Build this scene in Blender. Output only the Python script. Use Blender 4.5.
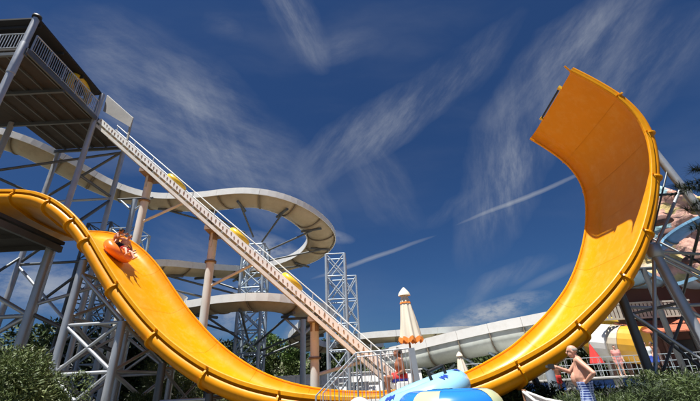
import bpy, bmesh, math, random
from mathutils import Vector, Matrix, noise as mnoise
for o in list(bpy.data.objects): bpy.data.objects.remove(o)
S = bpy.context.scene
COL = S.collection
R_ = math.radians
rnd = random.Random(7)
# ---------------------------------------------------------------- camera
FPX, PITCH, ROLL, EYE = 367.43, .45325, -.05343, 1.3
_r = Vector((1, 0, 0)); FW = Vector((0, math.cos(PITCH), math.sin(PITCH))); _u = _r.cross(FW)
RT = math.cos(ROLL)*_r + math.sin(ROLL)*_u
UP = -math.sin(ROLL)*_r + math.cos(ROLL)*_u
cam = bpy.data.cameras.new('camera'); camo = bpy.data.objects.new('camera', cam); COL.objects.link(camo)
cam.sensor_width = 36; cam.lens = 36*FPX/700; cam.clip_start = .05; cam.clip_end = 5000
camo.matrix_world = Matrix(((RT.x, UP.x, -FW.x, 0), (RT.y, UP.y, -FW.y, 0), (RT.z, UP.z, -FW.z, EYE), (0, 0, 0, 1)))
S.camera = camo
EYEP = Vector((0, 0, EYE))
def ray(x, y): return (x-350)/FPX*RT - (y-200.5)/FPX*UP + FW
def PY(x, y, Y): r = ray(x, y); return EYEP + r*(Y/r.y)          # pixel -> point at depth Y
def PZ(x, y, z): r = ray(x, y); return EYEP + r*((z-EYE)/r.z)    # pixel -> point at height z
# ---------------------------------------------------------------- render / light
S.render.resolution_x, S.render.resolution_y = 1024, 587
S.view_settings.view_transform = 'Standard'; S.view_settings.look = 'None'
S.view_settings.exposure = 0.92; S.view_settings.gamma = 1.0
SUN = Vector((-.185, -.238, 1.0)).normalized()   # from the shadow line across the curled wall
SKY_STRENGTH, SUN_STRENGTH = .052, 4.8
sl = bpy.data.lights.new('sun', 'SUN'); so = bpy.data.objects.new('sun', sl); COL.objects.link(so)
sl.energy = SUN_STRENGTH; sl.angle = R_(.5); sl.color = (1, .965, .91)
so.rotation_euler = SUN.to_track_quat('Z', 'Y').to_euler(); so.location = (0, 0, 60)
W = bpy.data.worlds.new('World'); S.world = W; W.use_nodes = True
nt = W.node_tree; nt.nodes.clear()
def N(t, **k):
    n = nt.nodes.new(t)
    for a, b in k.items(): setattr(n, a, b)
    return n
def L(a, b): nt.links.new(a, b)
def M2(op, a, b=None, c=None, clamp=False):
    n = N('ShaderNodeMath', operation=op); n.use_clamp = clamp
    for i, v in enumerate((a, b, c)):
        if v is None: continue
        if isinstance(v, (int, float)): n.inputs[i].default_value = v
        else: L(v, n.inputs[i])
    return n.outputs[0]
sky = N('ShaderNodeTexSky', sky_type='NISHITA'); sky.sun_disc = False
sky.sun_elevation = math.asin(SUN.z); sky.sun_rotation = math.atan2(SUN.x, SUN.y)
sky.air_density = 1.0; sky.dust_density = .8; sky.ozone_density = 2.6; sky.altitude = 50
tint = N('ShaderNodeMix', data_type='RGBA', blend_type='MULTIPLY'); tint.inputs[0].default_value = 1
L(sky.outputs[0], tint.inputs[6]); tint.inputs[7].default_value = (.215, .375, .60, 1)
tc = N('ShaderNodeTexCoord'); sep = N('ShaderNodeSeparateXYZ'); L(tc.outputs['Generated'], sep.inputs[0])
den = M2('ADD', sep.outputs[1], 1.0001)
cmb = N('ShaderNodeCombineXYZ'); L(M2('DIVIDE', sep.outputs[0], den), cmb.inputs[0]); L(M2('DIVIDE', sep.outputs[2], den), cmb.inputs[1])
def st(x, y):
    d = ray(x, y).normalized(); return Vector((d.x/(1+d.y), d.z/(1+d.y), 0))
wn = N('ShaderNodeTexNoise'); wn.inputs['Scale'].default_value = 7; wn.inputs['Detail'].default_value = 5; L(cmb.outputs[0], wn.inputs['Vector'])
wv = N('ShaderNodeVectorMath', operation='MULTIPLY_ADD'); L(wn.outputs['Color'], wv.inputs[0]); wv.inputs[1].default_value = (.07, .07, 0)
off = N('ShaderNodeVectorMath', operation='SUBTRACT'); L(cmb.outputs[0], off.inputs[0]); off.inputs[1].default_value = (.035, .035, 0)
L(off.outputs[0], wv.inputs[2]); WARP = wv.outputs[0]
wv2 = N('ShaderNodeVectorMath', operation='MULTIPLY_ADD'); L(wn.outputs['Color'], wv2.inputs[0]); wv2.inputs[1].default_value = (.012, .012, 0)
off2 = N('ShaderNodeVectorMath', operation='SUBTRACT'); L(cmb.outputs[0], off2.inputs[0]); off2.inputs[1].default_value = (.006, .006, 0)
L(off2.outputs[0], wv2.inputs[2]); WARP2 = wv2.outputs[0]
# cirrus bands and contrails: x1,y1,x2,y2, half width, strength, kind (0 feathery cirrus, 1 contrail, 2 small cumulus)
BANDS = [(110, 30, 290, 205, 44, .85, 0), (165, 60, 270, 215, 30, .75, 0), (20, 40, 190, 150, 44, .5, 0), (60, 20, 150, 60, 26, .4, 0),
         (268, -40, 316, 56, 18, .8, 0), (306, 44, 378, 42, 10, .35, 0), (206, 20, 240, 30, 9, .3, 0),
         (296, 178, 500, 36, 19, .95, 0), (352, 130, 408, 225, 17, .45, 0), (418, 226, 470, 194, 6, .4, 0),
         (660, -30, 500, 110, 24, .85, 0), (545, 60, 474, 250, 30, .9, 0), (700, 20, 560, 130, 34, .7, 0), (530, 130, 478, 240, 14, .8, 0), (610, -10, 570, 60, 10, .4, 0),
         (468, 220, 590, 170, 2.2, .75, 1), (322, 276, 424, 240, 2.2, .75, 1), (520, 292, 580, 262, 5, .35, 1),
         (440, 327, 540, 298, 11, 1.25, 2), (470, 300, 545, 258, 8, .6, 0), (430, 325, 480, 300, 7, .5, 0),
         (-30, 270, 110, 300, 24, .9, 2), (215, 330, 262, 280, 18, .8, 2), (285, 340, 318, 318, 9, .7, 2), (300, 160, 335, 250, 14, .4, 0),
         (160, 230, 230, 290, 22, .5, 0), (245, 240, 300, 262, 14, .8, 2), (300, 232, 350, 240, 7, .6, 2)]
_sn = {}
def shared_noise(kind, ang):
    q = round((ang % math.pi)/(math.pi/5)) % 5 if kind == 0 else 0
    if (kind, q) in _sn: return _sn[kind, q]
    nz = N('ShaderNodeTexNoise'); nz.inputs['Detail'].default_value = 7; nz.inputs['Roughness'].default_value = .70
    mp2 = N('ShaderNodeMapping', vector_type='TEXTURE'); mp2.inputs['Rotation'].default_value = (0, 0, q*math.pi/5+.2 if kind == 0 else 0)
    mp2.inputs['Scale'].default_value = (.26, .075, 1) if kind == 0 else (.09, .045, 1)
    L(WARP2, mp2.inputs['Vector']); L(mp2.outputs[0], nz.inputs['Vector']); nz.inputs['Scale'].default_value = 1.6
    mr = N('ShaderNodeMapRange', interpolation_type='SMOOTHSTEP'); L(nz.outputs[0], mr.inputs[0])
    mr.inputs[1].default_value = .33 if kind == 0 else .34; mr.inputs[2].default_value = .80 if kind == 0 else .60; mr.inputs[3].default_value = .10 if kind == 0 else .02; mr.inputs[4].default_value = 1
    _sn[kind, q] = mr; return mr
acc = None
for (x1, y1, x2, y2, hw, stg, kind) in BANDS:
    a, b = st(x1, y1), st(x2, y2); d = b-a; L_ = d.length/2; c = (a+b)/2
    px, py = -(y2-y1), x2-x1; l = math.hypot(px, py)
    wd = (st((x1+x2)/2+px/l*hw, (y1+y2)/2+py/l*hw)-st((x1+x2)/2, (y1+y2)/2)).length
    mp = N('ShaderNodeMapping', vector_type='TEXTURE'); mp.inputs['Location'].default_value = c
    mp.inputs['Rotation'].default_value = (0, 0, math.atan2(d.y, d.x)); mp.inputs['Scale'].default_value = (L_*1.25, wd*(1.5 if kind == 0 else 1.2), 1)
    L(WARP if kind == 0 else WARP2, mp.inputs['Vector'])
    g = N('ShaderNodeTexGradient', gradient_type='SPHERICAL'); L(mp.outputs[0], g.inputs[0])
    if kind == 1:
        m = M2('POWER', g.outputs[1], .7)
        m = M2('MULTIPLY', m, stg*.62)
    else:
        mr = shared_noise(kind, math.atan2(d.y, d.x))
        m = M2('MULTIPLY', M2('POWER', g.outputs[1], .8), mr.outputs[0]); m = M2('MULTIPLY', m, stg*(.62 if kind == 0 else .8))
    acc = m if acc is None else M2('ADD', acc, m)
# thin even cirrus everywhere in the sky
gn = N('ShaderNodeTexNoise'); gm = N('ShaderNodeMapping'); gm.inputs['Rotation'].default_value = (0, 0, .9); gm.inputs['Scale'].default_value = (2.2, 9, 1)
L(WARP, gm.inputs[0]); L(gm.outputs[0], gn.inputs['Vector']); gn.inputs['Scale'].default_value = 1.3; gn.inputs['Detail'].default_value = 8
gr = N('ShaderNodeMapRange', interpolation_type='SMOOTHSTEP'); L(gn.outputs[0], gr.inputs[0]); gr.inputs[1].default_value = .45; gr.inputs[2].default_value = .85; gr.inputs[4].default_value = .10
acc = M2('ADD', acc, gr.outputs[0]); acc = M2('MINIMUM', acc, .85)
cl = N('ShaderNodeMix', data_type='RGBA'); L(acc, cl.inputs[0]); L(tint.outputs[2], cl.inputs[6]); cl.inputs[7].default_value = (4.4, 4.7, 5.2, 1)
bg = N('ShaderNodeBackground'); L(cl.outputs[2], bg.inputs[0]); bg.inputs[1].default_value = SKY_STRENGTH
L(bg.outputs[0], N('ShaderNodeOutputWorld').inputs[0])
# ---------------------------------------------------------------- materials
MATS = {}
def mat(name, col, rough=.5, metal=0, var=.12, scale=3.0, coat=0, bump=0, bscale=20, dirt=None, dscale=1.5, damt=.35, stretch=(1, 1, 1), spec=.5):
    m = bpy.data.materials.new(name); m.use_nodes = True; t = m.node_tree; b = t.nodes['Principled BSDF']
    b.inputs['Roughness'].default_value = rough; b.inputs['Metallic'].default_value = metal
    b.inputs['Coat Weight'].default_value = coat; b.inputs['Coat Roughness'].default_value = .12
    b.inputs['Specular IOR Level'].default_value = spec
    ge = t.nodes.new('ShaderNodeNewGeometry'); mp = t.nodes.new('ShaderNodeMapping'); mp.inputs['Scale'].default_value = stretch
    t.links.new(ge.outputs['Position'], mp.inputs[0])
    n = t.nodes.new('ShaderNodeTexNoise'); n.inputs['Scale'].default_value = scale; n.inputs['Detail'].default_value = 6; n.inputs['Roughness'].default_value = .65
    t.links.new(mp.outputs[0], n.inputs['Vector'])
    mr = t.nodes.new('ShaderNodeMapRange'); t.links.new(n.outputs[0], mr.inputs[0]); mr.inputs[1].default_value = .25; mr.inputs[2].default_value = .75
    mr.inputs[3].default_value = 1-var; mr.inputs[4].default_value = 1+var
    mx = t.nodes.new('ShaderNodeMix'); mx.data_type = 'RGBA'; mx.blend_type = 'MULTIPLY'; mx.inputs[0].default_value = 1
    mx.inputs[6].default_value = (*col, 1); t.links.new(mr.outputs[0], mx.inputs[7]); out = mx.outputs[2]
    if dirt:
        n2 = t.nodes.new('ShaderNodeTexNoise'); n2.inputs['Scale'].default_value = dscale; n2.inputs['Detail'].default_value = 9; n2.inputs['Roughness'].default_value = .7
        t.links.new(mp.outputs[0], n2.inputs['Vector'])
        r2 = t.nodes.new('ShaderNodeMapRange'); t.links.new(n2.outputs[0], r2.inputs[0]); r2.inputs[1].default_value = .48; r2.inputs[2].default_value = .72; r2.inputs[4].default_value = damt
        m2 = t.nodes.new('ShaderNodeMix'); m2.data_type = 'RGBA'; t.links.new(r2.outputs[0], m2.inputs[0]); t.links.new(out, m2.inputs[6]); m2.inputs[7].default_value = (*dirt, 1); out = m2.outputs[2]
    t.links.new(out, b.inputs['Base Color'])
    if rough > .15:
        rr = t.nodes.new('ShaderNodeMapRange'); t.links.new(n.outputs[0], rr.inputs[0]); rr.inputs[3].default_value = max(.05, rough-.12); rr.inputs[4].default_value = min(1, rough+.12)
        t.links.new(rr.outputs[0], b.inputs['Roughness'])
    if bump:
        nb = t.nodes.new('ShaderNodeTexNoise'); nb.inputs['Scale'].default_value = bscale; nb.inputs['Detail'].default_value = 4
        t.links.new(mp.outputs[0], nb.inputs['Vector'])
        bp = t.nodes.new('ShaderNodeBump'); bp.inputs['Strength'].default_value = bump; bp.inputs['Distance'].default_value = .05
        t.links.new(nb.outputs[0], bp.inputs['Height']); t.links.new(bp.outputs[0], b.inputs['Normal'])
    MATS[name] = m; return m
mat('slide_gel', (.76, .30, .0015), .34, 0, .05, .9, coat=.08, bump=.05, bscale=1.3, dirt=(.80, .43, .09), dscale=2.4, damt=.45, spec=.22)
mat('slide_rim', (.78, .325, .0015), .4, 0, .05, 2, spec=.25, coat=.04, bump=.04, bscale=3, dirt=(.42, .14, .01), dscale=3.5, damt=.35)
mat('slide_back', (.76, .29, .0015), .4, 0, .08, 2, dirt=(.45, .14, .004), dscale=2.2, damt=.35, spec=.25)
mat('steel', (.50, .52, .54), .42, .55, .12, 4, dirt=(.30, .31, .32), dscale=2, damt=.5)
mat('steel_blue', (.40, .48, .56), .45, .3, .1, 4, dirt=(.28, .32, .37), dscale=2, damt=.4)
mat('steel_dark', (.13, .14, .145), .5, .5, .15, 4, dirt=(.07, .07, .07), dscale=2, damt=.5)
mat('cream', (.66, .655, .61), .5, 0, .08, 1.2, dirt=(.40, .30, .19), dscale=1.6, damt=.5)
mat('cream_white', (.78, .79, .775), .42, 0, .05, 1.2, dirt=(.58, .53, .44), dscale=2, damt=.35)
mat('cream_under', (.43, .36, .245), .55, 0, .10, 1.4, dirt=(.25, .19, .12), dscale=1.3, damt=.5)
mat('white_gel', (.82, .815, .78), .38, 0, .05, 1.2, dirt=(.58, .54, .45), dscale=1.7, damt=.35)
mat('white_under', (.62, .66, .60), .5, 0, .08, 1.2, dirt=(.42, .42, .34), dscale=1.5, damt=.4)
mat('rust', (.27, .19, .135), .75, .1, .3, 9)
mat('pole_cream', (.70, .70, .65), .5, 0, .06, 2, dirt=(.52, .45, .34), dscale=2.6, damt=.35, stretch=(1, 1, .35))
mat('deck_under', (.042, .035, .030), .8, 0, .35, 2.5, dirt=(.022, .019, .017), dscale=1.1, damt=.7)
mat('deck_black', (.045, .042, .04), .8, 0, .3, 3)
mat('roof_dark', (.022, .022, .026), .7, 0, .2, 2)
mat('panel_grey', (.34, .335, .32), .6, .1, .12, 1.5, dirt=(.22, .215, .20), dscale=1.2, damt=.5)
mat('seam', (.22, .18, .13), .8)
mat('yellow_tube', (.80, .50, .03), .32, 0, .06, 4, coat=.3)
mat('black', (.02, .02, .02), .5)
mat('leaf_a', (.055, .085, .022), .6, 0, .45, 1.4)
mat('leaf_b', (.085, .12, .03), .6, 0, .45, 1.4)
mat('leaf_dark', (.022, .038, .016), .65, 0, .4, 1.4)
mat('leaf_olive', (.14, .165, .05), .6, 0, .4, 2)
mat('leaf_bright', (.10, .17, .035), .6, 0, .4, 1.2)
mat('bark', (.11, .08, .055), .9, 0, .3, 8, bump=.4)
mat('ground', (.105, .10, .08), .9, 0, .2, .6, dirt=(.06, .07, .045), dscale=.3, damt=.6)
mat('hill', (.085, .095, .045), .95, 0, .5, .06, dirt=(.17, .13, .08), dscale=.05, damt=.8, bump=1, bscale=.4)
mat('canvas', (.80, .72, .58), .85, 0, .06, 3, dirt=(.66, .56, .42), dscale=3, damt=.35)
mat('fringe', (.78, .24, .035), .8, 0, .15, 8)
mat('skin', (.62, .33, .23), .5, 0, .07, 9, dirt=(.58, .26, .18), dscale=5, damt=.4)
mat('skin_tan', (.30, .12, .065), .45, 0, .07, 9)
mat('hair_grey', (.32, .29, .26), .8, 0, .2, 40)
mat('hair_dark', (.02, .016, .013), .6, 0, .2, 40)
mat('cloth_red', (.62, .035, .03), .8); mat('cloth_blue', (.05, .09, .42), .8); mat('cloth_white', (.7, .7, .68), .8); mat('cloth_pink', (.62, .25, .22), .8); mat('cloth_black', (.03, .03, .035), .8)
mat('vinyl_light', (.30, .60, .78), .28, 0, .04, 3, coat=.3); mat('vinyl_blue', (.02, .19, .62), .28, 0, .05, 3, coat=.3)
mat('vinyl_yellow', (.46, .50, .30), .35, 0, .1, 5); mat('vinyl_white', (.74, .70, .70), .35, 0, .05, 3, coat=.2); mat('vinyl_orange', (.85, .20, .02), .3, 0, .05, 3, coat=.3); mat('vinyl_navy', (.02, .06, .35), .4)
mat('boat_white', (.66, .64, .60), .6, 0, .1, 3, dirt=(.42, .38, .33), dscale=4, damt=.5); mat('wood_brown', (.34, .17, .09), .7, 0, .25, 9)
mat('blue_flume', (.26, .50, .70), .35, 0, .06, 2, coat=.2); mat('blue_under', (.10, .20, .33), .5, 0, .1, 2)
mat('roof_red', (.42, .12, .06), .8, 0, .2, 4, dirt=(.26, .08, .05), dscale=3, damt=.6); mat('wall_brown', (.12, .055, .042), .85, 0, .25, 2, dirt=(.06, .035, .03), dscale=1, damt=.6)
mat('slat_beige', (.46, .42, .35), .8, 0, .2, 4); mat('pool_blue', (.08, .22, .52), .4, 0, .2, 8); mat('pool_rim', (.56, .55, .52), .7, 0, .1, 3)
mat('tan_gel', (.52, .46, .36), .4, 0, .08, 2); mat('ochre_gel', (.62, .33, .03), .35, 0, .08, 2, coat=.2); mat('pole_yellow', (.66, .44, .06), .45)
mat('tile_blue', (.05, .14, .42), .4, 0, .5, 6)
# pool water
wm = mat('water', (.05, .42, .55), .08, 0, .1, 2, bump=.3, bscale=4)
# plaid shorts
def plaid():
    m = bpy.data.materials.new('plaid'); m.use_nodes = True; t = m.node_tree; b = t.nodes['Principled BSDF']; b.inputs['Roughness'].default_value = .85
    tcn = t.nodes.new('ShaderNodeTexCoord'); ws = []
    for ax in ('X', 'Z'):
        w = t.nodes.new('ShaderNodeTexWave'); w.bands_direction = ax; w.inputs['Scale'].default_value = 7.5; w.inputs['Distortion'].default_value = .2; t.links.new(tcn.outputs['Object'], w.inputs[0]); ws.append(w.outputs['Fac'])
    ad = t.nodes.new('ShaderNodeMath'); ad.operation = 'ADD'; t.links.new(ws[0], ad.inputs[0]); t.links.new(ws[1], ad.inputs[1])
    cr = t.nodes.new('ShaderNodeValToRGB'); t.links.new(ad.outputs[0], cr.inputs[0])
    e = cr.color_ramp.elements; e[0].position = .35; e[0].color = (.015, .035, .18, 1); e[1].position = 1.55/1.6; e[1].color = (.42, .50, .68, 1)
    k = e.new(.75); k.color = (.05, .12, .42, 1)
    t.links.new(cr.outputs[0], b.inputs['Base Color']); MATS['plaid'] = m
plaid()
def two_tone():
    m = bpy.data.materials.new('red_blue'); m.use_nodes = True; t = m.node_tree; b = t.nodes['Principled BSDF']; b.inputs['Roughness'].default_value = .85
    tcn = t.nodes.new('ShaderNodeTexCoord'); sp_ = t.nodes.new('ShaderNodeSeparateXYZ'); t.links.new(tcn.outputs['Object'], sp_.inputs[0])
    cr = t.nodes.new('ShaderNodeValToRGB'); cr.color_ramp.interpolation = 'CONSTANT'; t.links.new(sp_.outputs[2], cr.inputs[0]); e = cr.color_ramp.elements
    e[0].color = (.05, .06, .40, 1); e[1].position = .955; e[1].color = (.66, .04, .035, 1)
    t.links.new(cr.outputs[0], b.inputs['Base Color']); MATS['red_blue'] = m
two_tone()
def rockmat():
    m = bpy.data.materials.new('painted_rock'); m.use_nodes = True; t = m.node_tree; b = t.nodes['Principled BSDF']; b.inputs['Roughness'].default_value = .9
    g = t.nodes.new('ShaderNodeNewGeometry'); v = t.nodes.new('ShaderNodeTexNoise'); v.inputs['Scale'].default_value = .42; v.inputs['Detail'].default_value = 3; t.links.new(g.outputs['Position'], v.inputs[0])
    cr = t.nodes.new('ShaderNodeValToRGB'); cr.color_ramp.interpolation = 'EASE'; t.links.new(v.outputs[0], cr.inputs[0]); e = cr.color_ramp.elements
    e[0].position = .30; e[0].color = (.28, .47, .50, 1); e[1].position = .72; e[1].color = (.50, .42, .30, 1)
    for p, c in ((.38, (.30, .46, .50)), (.42, (.56, .30, .22)), (.54, (.58, .34, .27)), (.58, (.62, .48, .20)), (.66, (.60, .45, .18))): k = e.new(p); k.color = (*c, 1)
    n = t.nodes.new('ShaderNodeTexNoise'); n.inputs['Scale'].default_value = 2.5; n.inputs['Detail'].default_value = 8; t.links.new(g.outputs['Position'], n.inputs[0])
    mr = t.nodes.new('ShaderNodeMapRange'); t.links.new(n.outputs[0], mr.inputs[0]); mr.inputs[1].default_value = .3; mr.inputs[2].default_value = .7; mr.inputs[3].default_value = .8; mr.inputs[4].default_value = 1.4
    mx = t.nodes.new('ShaderNodeMix'); mx.data_type = 'RGBA'; mx.blend_type = 'MULTIPLY'; mx.inputs[0].default_value = 1; t.links.new(cr.outputs[0], mx.inputs[6]); t.links.new(mr.outputs[0], mx.inputs[7])
    t.links.new(mx.outputs[2], b.inputs['Base Color'])
    bp = t.nodes.new('ShaderNodeBump'); bp.inputs['Strength'].default_value = .8; bp.inputs['Distance'].default_value = .15; t.links.new(n.outputs[0], bp.inputs['Height']); t.links.new(bp.outputs[0], b.inputs['Normal'])
    MATS['painted_rock'] = m
rockmat()
# ---------------------------------------------------------------- object helpers
WM = {}
def link(o, parent=None, M=None):
    COL.objects.link(o); M = M or Matrix.Identity(4)
    if parent is not None:
        o.parent = parent; o.matrix_parent_inverse = WM[parent.name].inverted()
    o.matrix_basis = M; WM[o.name] = M
    return o
def tag(o, label, cat, group=None, kind=None):
    if label: o['label'] = label
    if cat: o['category'] = cat
    if group: o['group'] = group
    if kind: o['kind'] = kind
    return o
def thing(name, label, cat, loc=(0, 0, 0), group=None):
    o = bpy.data.objects.new(name, None); o.empty_display_size = .3
    link(o, None, Matrix.Translation(Vector(loc))); return tag(o, label, cat, group)
def me_obj(name, verts, faces, m, parent=None, smooth=False, base=None):
    """verts in world coordinates; the object's origin is put at base (or the first vertex)."""
    b = Vector(base) if base is not None else (WM[parent.name].translation.copy() if parent is not None else Vector(verts[0]))
    me = bpy.data.meshes.new(name); me.from_pydata([tuple(Vector(v)-b) for v in verts], [], faces)
    bm = bmesh.new(); bm.from_mesh(me); bmesh.ops.recalc_face_normals(bm, faces=bm.faces); bm.to_mesh(me); bm.free()
    me.materials.append(MATS[m] if isinstance(m, str) else m)
    if smooth: me.polygons.foreach_set('use_smooth', [True]*len(me.polygons))
    return link(bpy.data.objects.new(name, me), parent, Matrix.Translation(b))
_cyl = {}
def unit(kind, m, seg=10):
    k = (kind, m, seg)
    if k not in _cyl:
        bm = bmesh.new()
        if kind == 'cyl': bmesh.ops.create_cone(bm, cap_ends=True, segments=seg, radius1=1, radius2=1, depth=1)
        elif kind == 'box':
            bmesh.ops.create_cube(bm, size=1)
        for f in bm.faces: f.smooth = kind == 'cyl' and len(f.verts) == 4
        me = bpy.data.meshes.new(kind+'_'+m); bm.to_mesh(me); bm.free(); me.materials.append(MATS[m]); _cyl[k] = me
    return _cyl[k]
def bar(name, p, q, r, m, parent, seg=10):
    p, q = Vector(p), Vector(q); d = q-p
    rot = d.to_track_quat('Z', 'Y').to_matrix().to_4x4()
    M = Matrix.Translation((p+q)/2) @ rot @ Matrix.Diagonal((r, r, d.length, 1))
    return link(bpy.data.objects.new(name, unit('cyl', m, seg)), parent, M)
def beam(name, p, q, w, h, m, parent, up=(0, 0, 1)):
    """square section bar from p to q, w across, h along up"""
    p, q, up = Vector(p), Vector(q), Vector(up); z = (q-p).normalized(); x = up.cross(z)
    if x.length < 1e-4: x = Vector((1, 0, 0))
    x.normalize(); y = z.cross(x)
    M = Matrix.Translation((p+q)/2) @ Matrix((x, y, z)).transposed().to_4x4() @ Matrix.Diagonal((w, h, (q-p).length, 1))
    return link(bpy.data.objects.new(name, unit('box', m)), parent, M)
def box(name, lo, hi, m, parent=None, bevel=0):
    lo, hi = Vector(lo), Vector(hi); c = (lo+hi)/2
    bm = bmesh.new(); bmesh.ops.create_cube(bm, size=1); bmesh.ops.scale(bm, vec=hi-lo, verts=bm.verts)
    if bevel: bmesh.ops.bevel(bm, geom=bm.edges, offset=bevel, segments=2, affect='EDGES')
    me = bpy.data.meshes.new(name); bm.to_mesh(me); bm.free(); me.materials.append(MATS[m])
    return link(bpy.data.objects.new(name, me), parent, Matrix.Translation(c))
def catmull(P, n):
    P = [Vector(p) for p in P]; out = []
    for i in range(len(P)-1):
        a = P[max(i-1, 0)]; b = P[i]; c = P[i+1]; d = P[min(i+2, len(P)-1)]
        for k in range(n):
            t = k/n; out.append(.5*((2*b)+(c-a)*t+(2*a-5*b+4*c-d)*t*t+(3*b-a-3*c+d)*t**3))
    out.append(P[-1]); return out
def resample(P, step):
    s = [0]
    for i in range(1, len(P)): s.append(s[-1]+(P[i]-P[i-1]).length)
    n = max(2, round(s[-1]/step)); out = []; j = 0
    for k in range(n+1):
        t = s[-1]*k/n
        while j < len(s)-2 and s[j+1] < t: j += 1
        u = (t-s[j])/max(1e-9, s[j+1]-s[j]); out.append(P[j].lerp(P[j+1], u))
    return out, s[-1]
def sweep_var(frames, section, g):
    V, F = [], []; n = len(section)
    for (o, a, b), k in zip(frames, g): V += [o+a*((x*k if x < 0 else (WID+(x-WID)*k if x > WID else x)))+b*(y*k) for x, y in section]
    for i in range(len(frames)-1):
        for j in range(n-1): F.append((i*n+j, i*n+j+1, (i+1)*n+j+1, (i+1)*n+j))
    return V, F
def sweep(frames, section, closed_sec=False):
    """frames: list of (origin, a, b); section: list of (x along a, y along b). returns verts, faces"""
    V, F = [], []; n = len(section)
    for o, a, b in frames: V += [o+a*x+b*y for x, y in section]
    m = n if closed_sec else n-1
    for i in range(len(frames)-1):
        for j in range(m):
            k = (j+1) % n; F.append((i*n+j, i*n+k, (i+1)*n+k, (i+1)*n+j))
    return V, F
def capped(frames, section):
    V, F = sweep(frames, section, True); n = len(section)
    F.append(tuple(range(n))); F.append(tuple(range(len(V)-n, len(V)))); return V, F
# ---------------------------------------------------------------- ground, hill
def sheet(name, x0, x1, y0, y1, nx, ny, zf, m, kind='structure'):
    V = [(x0+(x1-x0)*i/nx, y0+(y1-y0)*j/ny, zf(x0+(x1-x0)*i/nx, y0+(y1-y0)*j/ny)) for j in range(ny+1) for i in range(nx+1)]
    F = [(j*(nx+1)+i, j*(nx+1)+i+1, (j+1)*(nx+1)+i+1, (j+1)*(nx+1)+i) for j in range(ny) for i in range(nx)]
    o = me_obj(name, V, F, m, None, True, base=(0, 0, 0)); o['kind'] = kind; return o
sheet('ground', -900, 900, -300, 1500, 4, 4, lambda x, y: 0, 'ground')
def hz(x, y):
    t = max(0, min(1, (y-115)/80)); e = max(0, min(1, (300-y)/70))
    return -1+t*t*(3-2*t)*e*(12+5*mnoise.noise(Vector((x*.018, y*.01, 0)))+3*mnoise.noise(Vector((x*.07, y*.05, 3))))
sheet('hill', -420, 420, 110, 305, 120, 30, hz, 'hill')
# ---------------------------------------------------------------- the orange half-pipe slide
AZ, VD, WID = -.07049, 12.0, 4.614
DU = Vector((math.cos(AZ), math.sin(AZ), 0)); DN = Vector((-math.sin(AZ), math.cos(AZ), 0)); UZ = Vector((0, 0, 1))
def SP(u, v, z): return DU*u+DN*v+UZ*z
prof = [(-19, 8.95), (-17, 9.0), (-15.5, 8.98), (-14.3, 8.87), (-13.5, 8.70), (-12.75, 8.38), (-12, 7.9), (-11.3, 7.32), (-10.6, 6.6), (-9.93, 5.78), (-8.94, 4.62), (-8.05, 3.72), (-7.3, 3.06), (-6.5, 2.47), (-5.5, 1.88), (-4.4, 1.42), (-3.3, 1.13), (-2.3, .96), (-1.2, .86), (0, .83), (1.1, .9), (2.1, 1.07), (2.9, 1.28), (3.6, 1.53), (4.4, 1.86), (5.13, 2.22), (5.8, 2.66), (6.63, 3.25), (7.34, 3.85), (7.97, 4.47), (8.5, 5.15), (9.0, 5.93), (9.38, 6.64), (9.7, 7.4), (9.95, 8.2), (10.07, 8.95), (10.0, 9.72), (9.72, 10.47), (9.27, 11.12), (8.83, 11.65), (8.38, 12.13)]
pl, plen = resample(catmull([(a, 0, b) for a, b in prof], 8), .2)
for _ in range(3): pl = [pl[0]]+[(pl[i-1]+pl[i]*2+pl[i+1])/4 for i in range(1, len(pl)-1)]+[pl[-1]]
def sframe(i):
    a, b = pl[max(i-1, 0)], pl[min(i+1, len(pl)-1)]; t = (b-a).normalized()
    n = Vector((-t.z, 0, t.x))      # inward normal in the u,z plane
    o = pl[i]; return SP(o.x, VD, o.z), DN, DU*n.x+UZ*n.z
def shallow(i):                       # the channel gets shallower towards the curl
    t = max(0, min(1, (i/(len(pl)-1)*plen-27)/6.5)); return 1-.42*t*t*(3-2*t)
DEP = .60; RC = .62
inner = [(0, 0)]+[(RC*(1-math.cos(t))*.95, -DEP+RC*(1-math.sin(t))*.99) for t in [k/9*math.pi/2 for k in range(1, 10)]]
floor = [(.60+(WID-1.2)*k/10, -DEP-.10*math.sin(math.pi*k/10)) for k in range(1, 10)]
inner = inner+floor+[(WID-a, b) for a, b in reversed(inner)]
TH = .05
outer = [(-.02, -.02), (-.02, -.12), (-.03, -.155), (-.065, -.175), (-.105, -.215), (-.135, -.275), (-.14, -.345), (-.12, -.42), (-.06, -.495), (.05, -.56), (.25, -.62), (.5, -.66)]
outer = outer+[(a, b-TH-.08) for a, b in floor]+[(WID-a, b) for a, b in reversed(outer)]
joints = [0, 2.2, 4.5, 6.4, 8.05, 9.15, 11.5, 13.9, 16.2, 18.5, 20.8, 23.2, 25.5, 27.8, 29.9, 31.8, 33.9, 35.7, 37.6, plen]
slide = thing('half_pipe_slide', 'huge orange half-pipe water slide, a steep drop that sweeps up into an overhanging curled wall', 'water slide', SP(0, VD+WID/2, 0))
SC = WM[slide.name].translation
ib = [round(j/plen*(len(pl)-1)) for j in joints]
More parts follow.
